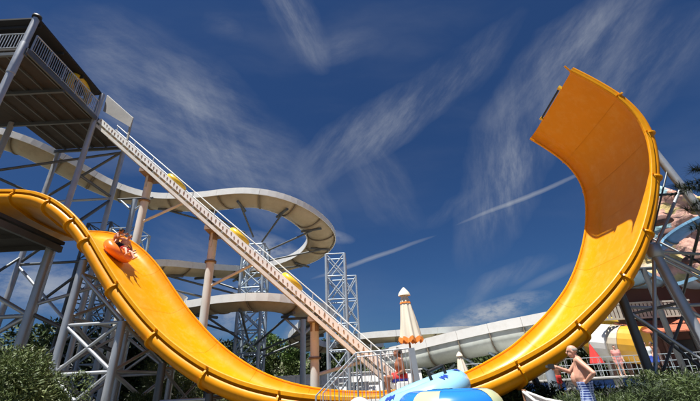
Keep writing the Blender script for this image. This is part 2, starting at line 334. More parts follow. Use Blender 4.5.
for k in range(len(ib)-1):
    fr = [sframe(i) for i in range(ib[k], ib[k+1]+1)]
    if k < len(ib)-2:                                     # joint gap of 8 mm
        o, a, b = fr[-1]; po = fr[-2][0]; fr[-1] = (o+(po-o).normalized()*.008, a, b)
    gs = [shallow(i) for i in range(ib[k], ib[k+1]+1)]
    V, F = sweep_var(fr, inner, gs)
    V2, F2 = sweep_var(fr, outer, gs)
    sec = me_obj('slide_section', V, F, 'slide_gel', slide, True)
    me_obj('section_back', V2, F2, 'slide_back', sec, True)
    for sgn, x0 in ((-1, 0), (1, WID)):                   # folded-over rim along both edges
        lip = [(x0-sgn*.015, -.03), (x0-sgn*.01, .012), (x0+sgn*.012, .022), (x0+sgn*.085, .018), (x0+sgn*.105, .0), (x0+sgn*.112, -.10), (x0+sgn*.09, -.105), (x0+sgn*.08, -.015), (x0+sgn*.02, -.015)]
        V, F = capped(fr, lip); me_obj('rim', V, F, 'slide_rim', sec)
    if 0 < k:
        o, a, b = sframe(ib[k]); t = a.cross(b).normalized()
        q_ = shallow(ib[k]); fl = [((x*q_ if x < 0 else (WID+(x-WID)*q_ if x > WID else x)), y*q_) for x, y in outer]
        big = []
        for q, (x, y) in enumerate(fl):
            p0 = Vector(fl[max(q-1, 0)]); p1 = Vector(fl[min(q+1, len(fl)-1)]); d = (p1-p0).normalized(); nn = Vector((d.y, -d.x)); nn = -nn if nn.dot(Vector((x-WID/2, y+.3))) < 0 else nn
            big.append((x+nn.x*.075, y+nn.y*.075))
        ring = [(-.11, .0)]+fl[2:-2]+[(WID+.11, .0)]; ring2 = [(-.185, -.01)]+big[2:-2]+[(WID+.185, -.01)]
        V, F = [], []; m = len(ring)
        for s in (-.028, .028):
            for rr in (ring, ring2): V += [o+a*x+b*y+t*s for x, y in rr]
        for j in range(m-1):
            F += [(j, j+1, m+j+1, m+j), (2*m+j, 2*m+j+1, 3*m+j+1, 3*m+j), (m+j, m+j+1, 3*m+j+1, 3*m+j)]
        me_obj('joint_flange', V, F, 'slide_rim', sec)
# roller bar along the top end, and its clamps
o, a, b = sframe(len(pl)-1); t = a.cross(b).normalized()
if t.z < 0: t = -t
e0, e1 = o+a*WID*.28+t*.07-b*(DEP+.06)*.58, o+a*WID*.74+t*.07-b*(DEP+.06)*.58
bar('end_bar', e0, e1, .045, 'black', slide)
for e in (e0, e1): beam('clamp', e-t*.10, e+t*.07, .13, .13, 'yellow_tube', slide)
beam('corner_stay', o-a*.05-t*.05, o-a*.05+t*.28-a*.1, .05, .05, 'slide_rim', slide)
def under(u, v):                                          # lowest outer surface of the channel above u
    best = 1e9
    for i in range(len(pl)):
        f0, aa, nn = sframe(i); w = pl[i]; x = w.x-(nn.dot(DU))*(DEP+.1)*shallow(i); z = w.z-nn.z*(DEP+.1)*shallow(i)
        if abs(x-u) < .25: best = min(best, z)
    return best
# ---------------------------------------------------------------- steel trestles carrying the slide
def lattice(root, c, levels, r, rb, m, X=True, names=('leg', 'brace')):
    """c: four base corners (Vectors, z=0), levels: list of heights, last = top"""
    for p in c: bar(names[0], p, (p.x, p.y, levels[-1]), r, m, root)
    for i in range(4):
        p, q = c[i], c[(i+1) % 4]
        for k in range(len(levels)-1):
            z0, z1 = levels[k], levels[k+1]
            bar(names[1], (p.x, p.y, z1), (q.x, q.y, z1), rb, m, root, 6)
            if (k+i) % 2 == 0 or X: bar(names[1], (p.x, p.y, z0), (q.x, q.y, z1), rb, m, root, 6)
            if (k+i) % 2 or X: bar(names[1], (q.x, q.y, z0), (p.x, p.y, z1), rb, m, root, 6)
tr = thing('slide_trestle', 'tall grey steel trestle of braced pipes holding up the steep orange drop', 'trestle', SP(-10, 14, 0))
cols = []
for u, v in ((-10.95, 12.35), (-8.9, 12.35), (-8.9, 16.0), (-11.2, 16.0)):
    p = SP(u, v, 0); q = Vector((p.x, p.y, under(u, v)+.10)); bar('column', p, q, .13, 'steel', tr, 14); cols.append((p, q))
    bar('base_plate', p, p+UZ*.04, .34, 'steel', tr, 8)
def zz(c, z): p, q = c; return Vector((p.x, p.y, z))
lv = [.25, 1.75, 3.25]
for i, j, top in ((0, 1, 3.3), (1, 2, 3.2), (2, 3, 3.3), (3, 0, 5.2)):
    ls = [.3, 1.9, 3.45] if top < 5 else [.3, 2.0, 3.7, 5.3]
    for z in ls[1:]: bar('brace', zz(cols[i], z), zz(cols[j], z), .055, 'steel', tr, 8)
    for z0, z1 in zip(ls, ls[1:]): bar('brace', zz(cols[i], z0), zz(cols[j], z1), .06, 'steel', tr, 8); bar('brace', zz(cols[j], z0), zz(cols[i], z1), .06, 'steel', tr, 8)
bar('brace', zz(cols[0], 5.3), zz(cols[1], 3.5), .06, 'steel', tr, 8)
tr2 = thing('slide_trestle', 'short dark steel trestle under the lower part of the orange drop', 'trestle', SP(-6.6, 14, 0))
c2 = []
for u, v in ((-7.3, 12.5), (-5.6, 12.5), (-5.6, 16.0), (-7.3, 16.0)):
    p = SP(u, v, 0); q = Vector((p.x, p.y, under(u, v)+.06)); bar('column', p, q, .12, 'steel_dark', tr2, 12); c2.append((p, q))
for i, j in ((0, 1), (1, 2), (2, 3), (3, 0)):
    h = min(c2[i][1].z, c2[j][1].z)-.15
    bar('brace', zz(c2[i], h), zz(c2[j], h), .045, 'steel', tr2, 8); bar('brace', zz(c2[i], .2), zz(c2[j], h), .045, 'steel', tr2, 8); bar('brace', zz(c2[j], .2), zz(c2[i], h), .045, 'steel', tr2, 8)
bar('brace', zz(cols[1], .9), zz(c2[0], .9), .05, 'steel', tr2, 8)
# cradles under the lowest stretch
for u in (-2.2, 1.6):
    cr_ = thing('slide_cradle', 'low grey cradle under the bottom of the orange half-pipe', 'support', SP(u, 14.3, 0), 'low cradles under the slide')
    for v in (12.7, 16.0):
        p = SP(u, v, 0); bar('post', p, Vector((p.x, p.y, max(.12, under(u, v)+.06))), .11, 'steel_dark', cr_)
    beam('cross_beam', SP(u, 12.6, under(u, 14)-.02), SP(u, 16.1, under(u, 14)-.02), .14, .1, 'steel_dark', cr_)
# right hand support frame behind the curled wall
fr_ = thing('slide_support_frame', 'grey steel pipe frame with crossing braces propping the curled orange wall', 'support frame', SP(9.8, 13.5, 0))
R2t = PY(650, 244, 12.35); R2b = PY(675, 290, 12.2); d = (R2b-R2t); R2g = R2t+d*((R2t.z)/(-d.z)); R2g.z = 0
bar('column', R2t, R2g, .15, 'steel', fr_, 16)
R1 = SP(9.75, 16.2, 0); bar('column', R1, Vector((R1.x, R1.y, 5.2)), .13, 'steel_dark', fr_, 14)
R0 = SP(7.95, 13.2, 0); bar('column', R0, Vector((R0.x, R0.y, under(7.95, 13)+.1)), .135, 'steel_dark', fr_, 14)
R4 = SP(12.3, 12.9, 0); R5 = SP(12.3, 16.3, 0)
t3 = SP(11.0, 13.4, 10.1); bar('strut', t3, SP(12.75, 12.9, 0.0), .14, 'steel', fr_, 16)
t4 = SP(11.05, 16.0, 9.7); bar('strut', t4, SP(12.3, 16.3, 0.0), .16, 'steel_dark', fr_, 14)
def on(p, q, z): p, q = Vector(p), Vector(q); return p+(q-p)*((z-p.z)/(q.z-p.z))
s3 = lambda z: on(t3, SP(12.75, 12.9, 0), z)
s4 = lambda z: on(t4, SP(12.3, 16.3, 0), z)
r2 = lambda z: on(R2t, R2g, z)
zc = lambda p, z: Vector((p.x, p.y, z))
node = r2(4.75)
for p, q, r, m in ((node, s3(7.2), .055, 'steel'), (node, s3(4.4), .055, 'steel'), (node, s3(2.6), .07, 'steel'), (r2(4.55), s3(2.3), .05, 'steel'), (node, s4(5.0), .06, 'steel'),
                   (node, zc(R0, .6), .06, 'steel'), (zc(R0, 2.9), r2(1.0), .05, 'steel'), (zc(R0, 3.0), zc(R1, 2.8), .05, 'steel_dark'), (zc(R0, .5), zc(R1, 3.3), .06, 'steel_dark'), (zc(R0, 3.2), zc(R1, .6), .06, 'steel_dark'),
                   (r2(.3), s3(2.7), .06, 'steel'), (r2(2.8), s3(.3), .06, 'steel'), (r2(2.9), s3(2.9), .05, 'steel'), (zc(R1, 3.4), s4(3.2), .06, 'steel'), (zc(R1, .4), s4(3.1), .055, 'steel_dark'), (zc(R1, 3.3), s4(.4), .055, 'steel_dark'),
                   (s3(6.0), s4(3.4), .05, 'steel_dark'), (s3(3.0), s4(6.4), .05, 'steel_dark'), (s3(8.0), r2(5.0), .03, 'steel_dark'), (r2(3.0), zc(R1, 3.1), .05, 'steel_dark')):
    bar('brace', p, q, r, m, fr_, 8)
for z in (5.2,): bar('gusset', node-UZ*.22, node+UZ*.2, .24, 'steel', fr_, 12)
# brackets that tie the wall to the frame
for z, u in ((6.9, 10.35), (8.6, 10.72)): bar('tie', SP(u, 13.2, z), s3(z), .05, 'steel_dark', fr_, 8)
bar('tie', SP(10.75, 13.4, 9.9), t3+DU*.1, .16, 'steel', fr_, 12)

# ---------------------------------------------------------------- launch deck low on the left
ld = thing('launch_platform', 'dark steel launch platform beneath the start of the orange slide', 'platform', (-16.5, 13.5, 0))
LZ = 7.35
box('deck', (-21, 10.6, LZ-.14), (-12.65, 15.1, LZ), 'deck_black', ld)
for y in (10.8, 12.2, 13.6, 14.95): beam('joist', (-21, y, LZ-.25), (-12.75, y, LZ-.25), .12, .2, 'deck_black', ld)
for x in (-12.75, -16.5): beam('edge_beam', (x, 10.6, LZ-.34), (x, 15.1, LZ-.34), .14, .26, 'steel_dark', ld)
lc = [Vector(v) for v in ((-13.0, 14.85, 0), (-13.0, 10.9, 0), (-17.2, 14.85, 0), (-17.2, 10.9, 0))]
for i, p in enumerate(lc):
    if i == 1: continue
    bar('column', p, (p.x, p.y, LZ-.3), .17, 'steel', ld, 14)
for p, q, z0, z1 in ((0, 2, 4.2, 6.4), (2, 0, 1.8, 4.2), (0, 2, .4, 1.8), (0, 2, 4.2, 4.2), (2, 3, 2.0, 6.2), (0, 2, 2.2, 2.2)):
    bar('brace', (lc[p].x, lc[p].y, z0), (lc[q].x, lc[q].y, z1), .085, 'steel', ld, 8)
bar('brace', (-13, 14.85, 4.6), cols[3][0]+UZ*6.2, .07, 'steel', ld, 8); bar('brace', (-13, 14.85, 4.3), cols[3][0]+UZ*2.7, .08, 'steel_dark', ld, 8)
# ---------------------------------------------------------------- start tower top left
TZ = 16.8; TX = -15.62
tw = thing('start_tower', 'tall roofed start tower on grey pipe columns with a railed deck', 'tower', (-18.5, 17, 0))
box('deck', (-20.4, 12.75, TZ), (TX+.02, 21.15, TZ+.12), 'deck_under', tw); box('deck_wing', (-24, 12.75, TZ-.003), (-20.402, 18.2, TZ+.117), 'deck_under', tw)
for k in range(5): beam('joist', (TX-.25-k*.95, 12.8, TZ-.07), (TX-.25-k*.95, 21.1, TZ-.07), .07, .14, 'steel_dark', tw)
for y in (12.8, 15.4, 18.05, 21.05): beam('cross_beam', (-23.4 if y < 19 else -20.4, y, TZ-.24), (TX, y, TZ-.24), .12, .2, 'steel_dark', tw)
beam('edge_beam', (TX, 12.75, TZ-.05), (TX, 21.15, TZ-.05), .1, .3, 'steel_dark', tw)
tcol = [(-15.85, 12.72), (-15.72, 18.12), (-15.62, 21.2), (-20.2, 21.2), (-20.8, 18.0), (-21.3, 12.72)]
tops = [19.0, 18.75, TZ-.1, TZ-.1, TZ-.1, 18.7]
for (x, y), h in zip(tcol, tops): bar('column', (x, y, 0), (x, y, h), .155, 'steel', tw, 16)
bar('column_cap', (tcol[0][0], tcol[0][1], 19.05), (tcol[0][0], tcol[0][1], 19.2), .21, 'black', tw, 12)
bar('column_sleeve', (tcol[0][0], tcol[0][1], 15.2), (tcol[0][0], tcol[0][1], 17.2), .18, 'steel', tw, 16)
for a_, b_, z0, z1 in ((2, 3, 8.6, 12.6), (3, 2, 8.6, 12.6), (2, 3, 12.7, 12.7), (3, 2, 12.9, 16.4), (4, 3, 9, 13), (4, 3, 13, 13), (4, 2, 13.2, 16.3), (5, 4, 13.2, 13.2), (1, 2, 12.8, 12.8), (1, 2, 9.0, 12.6), (4, 1, 10.5, 10.5), (5, 4, 9.6, 13), (3, 2, 4.4, 8.4), (2, 3, 4.4, 8.4), (2, 3, 8.5, 8.5), (4, 3, 5, 9), (2, 3, .5, 4.4), (3, 2, .5, 4.4)):
    p, q = tcol[a_], tcol[b_]; bar('brace', (*p, z0), (*q, z1), .085, 'steel_dark' if rnd.random() < .6 else 'steel', tw, 8)
# roof
RZ = 18.95
V = [(-24, 12.66, RZ), (TX-.06, 12.66, RZ), (TX-.06, 18.05, RZ-.30), (-24, 18.05, RZ-.30), (-24, 12.66, RZ+.10), (TX-.06, 12.66, RZ+.10), (TX-.06, 18.05, RZ-.20), (-24, 18.05, RZ-.20)]
me_obj('roof', V, [(0, 1, 2, 3), (4, 5, 6, 7), (0, 1, 5, 4), (1, 2, 6, 5), (2, 3, 7, 6), (3, 0, 4, 7)], 'roof_dark', tw)
for y in (13, 14.7, 16.4): beam('rafter', (-23.8, y, RZ-.13-(y-12.35)*.06), (TX-.15, y, RZ-.13-(y-12.35)*.06), .08, .16, 'roof_dark', tw)
# pale side panel by the conveyor
a0, a1, a2, a3 = PY(107, 95, 18.35), PY(133, 118, 18.35), PY(130, 127, 18.35), PY(103, 111, 18.35)
V = [a0, a1, a2, a3]+[p+Vector((.02, .05, .03)) for p in (a0, a1, a2, a3)]
me_obj('side_panel', V, [(0, 1, 2, 3), (4, 5, 6, 7), (0, 1, 5, 4), (1, 2, 6, 5), (2, 3, 7, 6), (3, 0, 4, 7)], 'panel_grey', tw)
beam('panel_post', PY(132.5, 117, 18.5), PY(127, 141, 18.5), .10, .10, 'panel_grey', tw)
# deck railing
def railing(root, p, q, h, step, m='steel', r=.018, pr=.035, base=0):
    p, q = Vector(p), Vector(q); n = max(1, round((q-p).length/step))
    bar('top_rail', p+UZ*h, q+UZ*h, pr*.8, m, root, 8); bar('bottom_rail', p+UZ*.12, q+UZ*.12, pr*.6, m, root, 8)
    for k in range(n+1):
        a = p.lerp(q, k/n); big = k % 8 == 0 or k == n
        bar('post' if big else 'baluster', a+UZ*(base if big else .12), a+UZ*h, pr if big else r, m, root, 8 if big else 6)
railing(tw, (TX-.03, 12.95, TZ+.12), (TX-.03, 17.9, TZ+.12), 1.1, .13, 'steel', .022, .045)
railing(tw, (-22.5, 12.8, TZ+.12), (TX-.35, 12.8, TZ+.12), 1.1, .16, 'steel', .022, .045)
# yellow tube waiting on the deck
def torus(name, c, R, r, m, ax=(0, 0, 1), seg=36, rs=14, parent=None, squash=1.0):
    q = Vector(ax).normalized().to_track_quat('Z', 'Y').to_matrix(); V, F = [], []
    for i in range(seg):
        a = 2*math.pi*i/seg
        for j in range(rs):
            b = 2*math.pi*j/rs; V.append(Vector(c)+q @ Vector(((R+r*math.cos(b))*math.cos(a), (R+r*math.cos(b))*math.sin(a), r*math.sin(b)*squash)))
    for i in range(seg):
        for j in range(rs): F.append((i*rs+j, ((i+1) % seg)*rs+j, ((i+1) % seg)*rs+(j+1) % rs, i*rs+(j+1) % rs))
    return me_obj(name, V, F, m, parent, True, base=c)
tag(torus('swim_tube', (TX-.42, 16.7, TZ+.12+.98), .78, .2, 'yellow_tube', (1, 0, .15)), 'yellow swim tube leaning on the start tower railing', 'swim tube')
# ---------------------------------------------------------------- tube conveyor
cv = thing('tube_conveyor', 'long cream tube conveyor climbing steeply to the start tower', 'conveyor', (1.6, 19, 0))
CY0, CY1 = 18.25, 19.75
A0 = Vector((-15.5, CY0, 16.75)); A1 = Vector((2.3, CY0, .655)); cd = (A1-A0).normalized(); cn = Vector((-cd.z, 0, cd.x)); cn = cn if cn.z > 0 else -cn
YV = Vector((0, 1, 0))
for y in (0, CY1-CY0):
    beam('side_beam', A0+YV*y, A1+YV*y, .12, .30, 'cream_white', cv, up=cn)
    beam('lower_chord', A0+YV*y-cn*.36, A1+YV*y-cn*.36, .14, .17, 'cream', cv, up=cn)
V = []
for p in (A0, A1):
    for y in (.07, CY1-CY0-.07):
        for z in (.02, .06): V.append(p+YV*y+cn*z)
me_obj('belt', V, [(0, 1, 3, 2), (4, 5, 7, 6), (0, 1, 5, 4), (2, 3, 7, 6), (0, 2, 6, 4), (1, 3, 7, 5)], 'cream', cv)
LEN = (A1-A0).length
V, F = [], []
def addbox(V, F, c, x, y, z, hx, hy, hz):
    b = len(V)
    for i in (-1, 1):
        for j in (-1, 1):
            for k in (-1, 1): V.append(c+x*hx*i+y*hy*j+z*hz*k)
    F += [tuple(b+i for i in f) for f in ((0, 1, 3, 2), (4, 5, 7, 6), (0, 1, 5, 4), (2, 3, 7, 6), (0, 2, 6, 4), (1, 3, 7, 5))]
k = 0
while k*.30 < LEN-.3:
    addbox(V, F, A0+cd*(.2+k*.30)-YV*.072+cn*rnd.uniform(-.02, .07), (cd+cn*.5).normalized(), YV, (cn-cd*.5).normalized(), .022, .02, rnd.uniform(.03, .075)); k += 1
o = me_obj('side_bracket', V, F, 'rust', cv); o['kind'] = 'stuff'
V, F = [], []; k = 0
while k*.6 < LEN-.3:
    addbox(V, F, A0+cd*(.3+k*.6)+YV*.75-cn*.2, cd, YV, cn, .05, .70, .06); k += 1
o = me_obj('cross_bar', V, F, 'cream', cv); o['kind'] = 'stuff'
n = 12
for k in range(n+1):
    p = A0+cd*(LEN*k/n*.985+.15)+YV*(CY1-CY0+.05); bar('rail_post', p-cn*.1, p+UZ*.80, .03, 'steel', cv, 6)
for h in (.42, .80): bar('handrail', A0+YV*(CY1-CY0+.05)+UZ*h, A1+YV*(CY1-CY0+.05)+UZ*h, .028, 'cream_white', cv, 8)
for px, u in ((151, None), (208, None), (312, None)):
    pass
def conv_at(x): t = (x-A0.x)/(A1.x-A0.x); return A0.lerp(A1, t)
for x, br in ((-11.95, 1), (-7.65, 1), (-2.08, 1)):
    top = conv_at(x); yb = 19.0; zt = top.z-.62
    bar('column', (x, yb, 0), (x, yb, zt-.1), .215, 'pole_cream', cv, 18)
    bar('column_head', (x, yb, zt-.5), (x, yb, zt-.06), .225, 'rust', cv, 12)
    bar('column_flange', (x, yb, zt-1.75), (x, yb, zt-1.65), .30, 'rust', cv, 18)
    beam('saddle', (x, CY0-.05, zt), (x, CY1+.05, zt), .5, .22, 'rust', cv)
    beam('saddle_plate', (x-.02, yb-.23, zt-.9), (x-.02, yb-.23, zt-.1), .12, .05, 'cream', cv, up=(0, 1, 0))
    q = conv_at(x+2.3 if x > -3 else x+2.3); bar('strut', (x+.15, yb, zt-3.0 if x < -3 else zt-2.4), (q.x, yb, q.z-.5), .08, 'pole_cream', cv, 10)
# drive end and legs at the bottom
for y in (CY0, CY1): bar('leg', (1.2, y, 0), (1.2, y, 1.3), .07, 'cream_white', cv, 8)
# yellow tubes riding up the belt
for i, (px, py, lab) in enumerate(((173, 193, 'yellow swim tube on the conveyor, between the tall column and the upper flume'), (240, 214, 'yellow swim tube on the conveyor, in front of the loop of the cream flume'), (291, 262, 'yellow swim tube on the conveyor, lowest of the three'))):
    p0 = PY(px, py, 18.9); c = conv_at(p0.x-.1)+YV*.72+cn*.245
    tag(torus('swim_tube', c, .50, .18, 'yellow_tube', cn), lab, 'swim tube', 'yellow tubes on the conveyor')
# ---------------------------------------------------------------- open flumes
def flume(name, label, pts, width, depth, mi, mo, mr, seclen, group=None, wall=0, rim=True, seam=True):
    c, ln = resample(catmull(pts, 10), .45)
    for _ in range(4): c = [c[0]]+[(c[i-1]+c[i]*2+c[i+1])/4 for i in range(1, len(c)-1)]+[c[-1]]
    fr = []
    for i in range(len(c)):
        t = (c[min(i+1, len(c)-1)]-c[max(i-1, 0)]).normalized(); a = t.cross(UZ).normalized(); b = a.cross(t).normalized(); fr.append((c[i], a, b))
    h = width/2
    sec = [(-h, depth+wall)]+([(-h, depth)] if wall else [])+[(-h*math.cos(t), depth-depth*math.sin(t)) for t in [k*math.pi/12 for k in range(1, 12)]]+([(h, depth)] if wall else [])+[(h, depth+wall)]
    inn = [(x*(h-.05)/h, y+.05 if abs(x) < h*.98 else y) for x, y in sec]
    root = thing(name, label, 'flume', (c[0].x, c[0].y, 0), group)
    ns = max(1, round(ln/seclen)); ix = [round(k/ns*(len(fr)-1)) for k in range(ns+1)]
    for k in range(ns):
        f = fr[ix[k]:ix[k+1]+1]; f = f[:-1]+[(f[-1][0]+(f[-2][0]-f[-1][0]).normalized()*.02, f[-1][1], f[-1][2])]
        V, F = capped(f, sec+inn[::-1])
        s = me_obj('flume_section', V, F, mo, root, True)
        if seam:
            o, a, b = f[0]; t = a.cross(b).normalized(); V = []; F = []
            for sg in (-.035, .035):
                for e in (0, .07): V += [o+a*(x*(1+e/h))+b*(y-(e if abs(x) < h*.9 else 0))+t*sg for x, y in sec]
            m = len(sec)
            for j in range(m-1): F += [(j, j+1, m+j+1, m+j), (2*m+j, 2*m+j+1, 3*m+j+1, 3*m+j), (m+j, m+j+1, 3*m+j+1, 3*m+j)]
            me_obj('joint_flange', V, F, 'seam', s)
        if rim:
            for sg in (-1, 1):
                zt = depth+wall; rw = rim if not isinstance(rim, bool) else .3
                V, F = capped(f, [(sg*(h-.06), zt-.02), (sg*(h-.06), zt+.05), (sg*(h+.09), zt+.05), (sg*(h+.09), zt-rw), (sg*(h+.03), zt-rw), (sg*(h+.02), zt-.02)])
                me_obj('rim', V, F, mr, s)
    return root, fr
P1 = [PZ(-60, 136, 17.4), PZ(-20, 142, 17.0), PZ(20, 153, 16.5), PZ(60, 172, 15.9), PZ(105, 195, 15.0), PZ(150, 208, 14.2), PZ(200, 209, 13.6), PZ(250, 205, 13.2), PZ(288, 214, 12.8), PZ(315, 232, 12.2), PZ(322, 247, 11.7), PZ(308, 262, 11.1), PZ(284, 271, 10.6), PZ(250, 278, 9.9), PZ(200, 277, 9.2), PZ(150, 274, 8.5),
      Vector((-14.8, 22.9, 7.6)), Vector((-13.2, 22.4, 6.5)), PZ(185, 316, 5.7), PZ(230, 312, 5.45), PZ(270, 311, 5.25), PZ(308, 319, 4.95), PZ(319, 329, 4.6), PY(305, 342, 31.5), PY(303, 349, 34.5), PY(318, 353, 36), PY(340, 353, 36.5), PY(365, 352, 36)]
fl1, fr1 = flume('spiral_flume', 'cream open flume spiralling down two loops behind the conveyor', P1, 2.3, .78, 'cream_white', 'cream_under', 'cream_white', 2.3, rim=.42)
# helix tower with arms
ht = thing('lattice_tower', 'blue-grey lattice tower at the middle of the spiral flume', 'lattice tower', (-8.4, 28.6, 0))
HC = PY(251, 330, 28.6); HC.z = 0; hw = .85
cs = [HC+Vector((sx*hw, sy*hw, 0)) for sx, sy in ((-1, -1), (1, -1), (1, 1), (-1, 1))]
lattice(ht, cs, [.2+1.55*k for k in range(7)]+[11.4], .12, .055, 'steel_blue')
for fx in range(6, len(fr1)-10, 1):
    pass
cand = [(o, a) for o, a, b in fr1 if (Vector((o.x, o.y, 0))-HC).length < 8.5]
for k in range(4, len(cand), 7):
    o, a = cand[k]; 
    if o.z < 4.4: continue
    d = (Vector((o.x, o.y, 0))-HC).normalized(); p = HC+d*1.0
    bar('arm', (p.x, p.y, o.z-1.3), (o.x, o.y, o.z-.12), .075, 'steel_dark', ht, 8)
    bar('arm_saddle', Vector((o.x, o.y, o.z-.06))-d*.9, Vector((o.x, o.y, o.z-.06))+d*.8, .10, 'steel_dark', ht, 8)
def tower(px, py, Y, w, top, m, label, r=.085, group=None, step=1.35, roty=0):
    c = PY(px, py, Y); c.z = 0; root = thing('lattice_tower', label, 'lattice tower', c, group)
    k = int(top/step); lattice(root, [c+Vector((sx*w/2, sy*w/2, 0)) for sx, sy in ((-1, -1), (1, -1), (1, 1), (-1, 1))], [.1]+[top*(i+1)/k for i in range(k)], r, .04, m); return root
tower(338, 330, 22.6, 1.15, 8.4, 'steel_blue', 'slim blue-grey lattice tower right of the lowest conveyor column', .085)
tower(352, 330, 25.0, .9, 7.6, 'steel_blue', 'slender lattice mast behind the foot of the conveyor', .06)
tower(118, 290, 23.5, 1.7, 11.2, 'steel_blue', 'lattice tower seen through the trestle under the orange drop', .1)
tower(88, 300, 25.5, 1.7, 12.6, 'steel_dark', 'dark lattice tower standing behind the launch platform column', .1)
for (px, py, Y, top, lab) in ((303, 345, 23.4, 4.75, 'blue-grey pipe column with a Y-shaped head under the lowest flume loop'), (193, 300, 25.4, 5.0, 'blue-grey pipe column behind the cream conveyor column'), (134, 205, 22.3, 13.1, 'tall pipe column carrying the upper run of the cream flume')):
    c = PY(px, py, Y); c.z = 0; t_ = thing('pipe_column', lab, 'column', c)
    bar('shaft', c, c+UZ*top, .17, 'steel_blue', t_, 14)
    for sx in (-1, 1): bar('arm', c+UZ*(top-.9), c+Vector((sx*1.1, 0, top+.1)), .07, 'steel_blue', t_, 8)
    bar('head', c+Vector((-1.2, 0, top+.08)), c+Vector((1.2, 0, top+.08)), .08, 'steel_dark', t_, 8)
# white flume on the right
P2 = [PY(572, 341, 24.6), PY(545, 346, 25.3), PY(500, 353, 27), PY(455, 362, 28.5), PY(415, 371, 30), PY(385, 377, 31.5)]
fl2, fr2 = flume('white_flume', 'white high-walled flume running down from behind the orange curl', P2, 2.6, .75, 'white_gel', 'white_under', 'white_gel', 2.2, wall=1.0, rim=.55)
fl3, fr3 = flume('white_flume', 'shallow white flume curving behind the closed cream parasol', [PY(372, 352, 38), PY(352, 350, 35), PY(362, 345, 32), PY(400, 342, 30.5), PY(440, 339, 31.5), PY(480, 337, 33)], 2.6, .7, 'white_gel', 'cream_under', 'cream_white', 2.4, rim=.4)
for px, py, dz in ((482, 372, 0), (437, 378, 0), (513, 365, 0)):
    best = min(fr2, key=lambda f: abs((Vector((f[0].x, f[0].y)).normalized()).x-Vector((ray(px, py).x, ray(px, py).y)).normalized().x))
    o = best[0]; c = Vector((o.x, o.y, 0)); t_ = thing('flume_support', ['blue-grey forked post under the white high-walled flume, right of the small plain parasol', 'blue-grey forked post under the low end of the white high-walled flume', 'blue-grey forked post under the white flume where the orange slide crosses it'][[482, 437, 513].index(px)], 'support', c, 'forked posts under the white flume')
    bar('shaft', c, c+UZ*max(.25, o.z-.7), .16, 'steel_blue', t_, 12)
    for s in (-1, 1):
        if o.z > 1.3: bar('fork', c+UZ*max(.2, o.z-.8), o+Vector((s*1.2, 0, 0))+UZ*(.02), .09, 'steel_blue', t_, 8)
# white run-out lanes behind the slide
for y0, z0, z1, x0, x1, lab in ((24.5, .0, 1.15, -7.2, 1.2, 'front white run-out wall behind the bottom of the orange slide'), (27.0, .0, 1.75, -6.0, 4.2, 'rear white run-out wall beyond the lattice towers')):
    t_ = thing('run_out_wall', lab, 'low wall', ((x0+x1)/2, y0, 0))
    n = 6
    for k in range(n): xa, xb = x0+(x1-x0)*k/n+.012, x0+(x1-x0)*(k+1)/n-.012; me_obj('panel', [(xa, y0, z0), (xb, y0, z0), (xb, y0+.62, z1-.08), (xa, y0+.62, z1-.08), (xa, y0+1.5, z0), (xb, y0+1.5, z0), (xb, y0+.98, z1-.08), (xa, y0+.98, z1-.08)], [(0, 1, 2, 3), (4, 5, 6, 7), (2, 3, 7, 6), (0, 1, 5, 4), (0, 3, 7, 4), (1, 2, 6, 5)], 'white_gel', t_)  # front faces lean back, a slope added so they catch more sun
    box('coping', (x0-.1, y0+.5, z1-.078), (x1+.1, y0+1.1, z1), 'cream_white', t_, .02)
# ---------------------------------------------------------------- vegetation
def foliage(V, F, c, rad, n, size, rng, aspect=.45, hang=0, shell=.55):
    for _ in range(n):
        while True:
            d = Vector((rng.uniform(-1, 1), rng.uniform(-1, 1), rng.uniform(-1, 1)))
            if 0 < d.length <= 1: break
        d = d.normalized()*(shell+(1-shell)*d.length)
        wob = 1+.28*mnoise.noise(Vector((d.x*2.1+c.x, d.y*2.1+c.y, d.z*2.1+c.z)))
        p = Vector((c.x+d.x*rad[0]*wob, c.y+d.y*rad[1]*wob, c.z+d.z*rad[2]*wob))
        if p.z < .02: continue
        s = size*rng.uniform(.6, 1.4); ax = (d+Vector((rng.gauss(0, .7), rng.gauss(0, .7), rng.gauss(0, .7)-hang))).normalized(); side = ax.cross(Vector((rng.gauss(0, 1), rng.gauss(0, 1), rng.gauss(0, 1)))).normalized()
        b = len(V); V += [p, p+ax*s*.5+side*s*aspect*.5, p+ax*s, p+ax*s*.5-side*s*aspect*.5]; F.append((b, b+1, b+2, b+3))
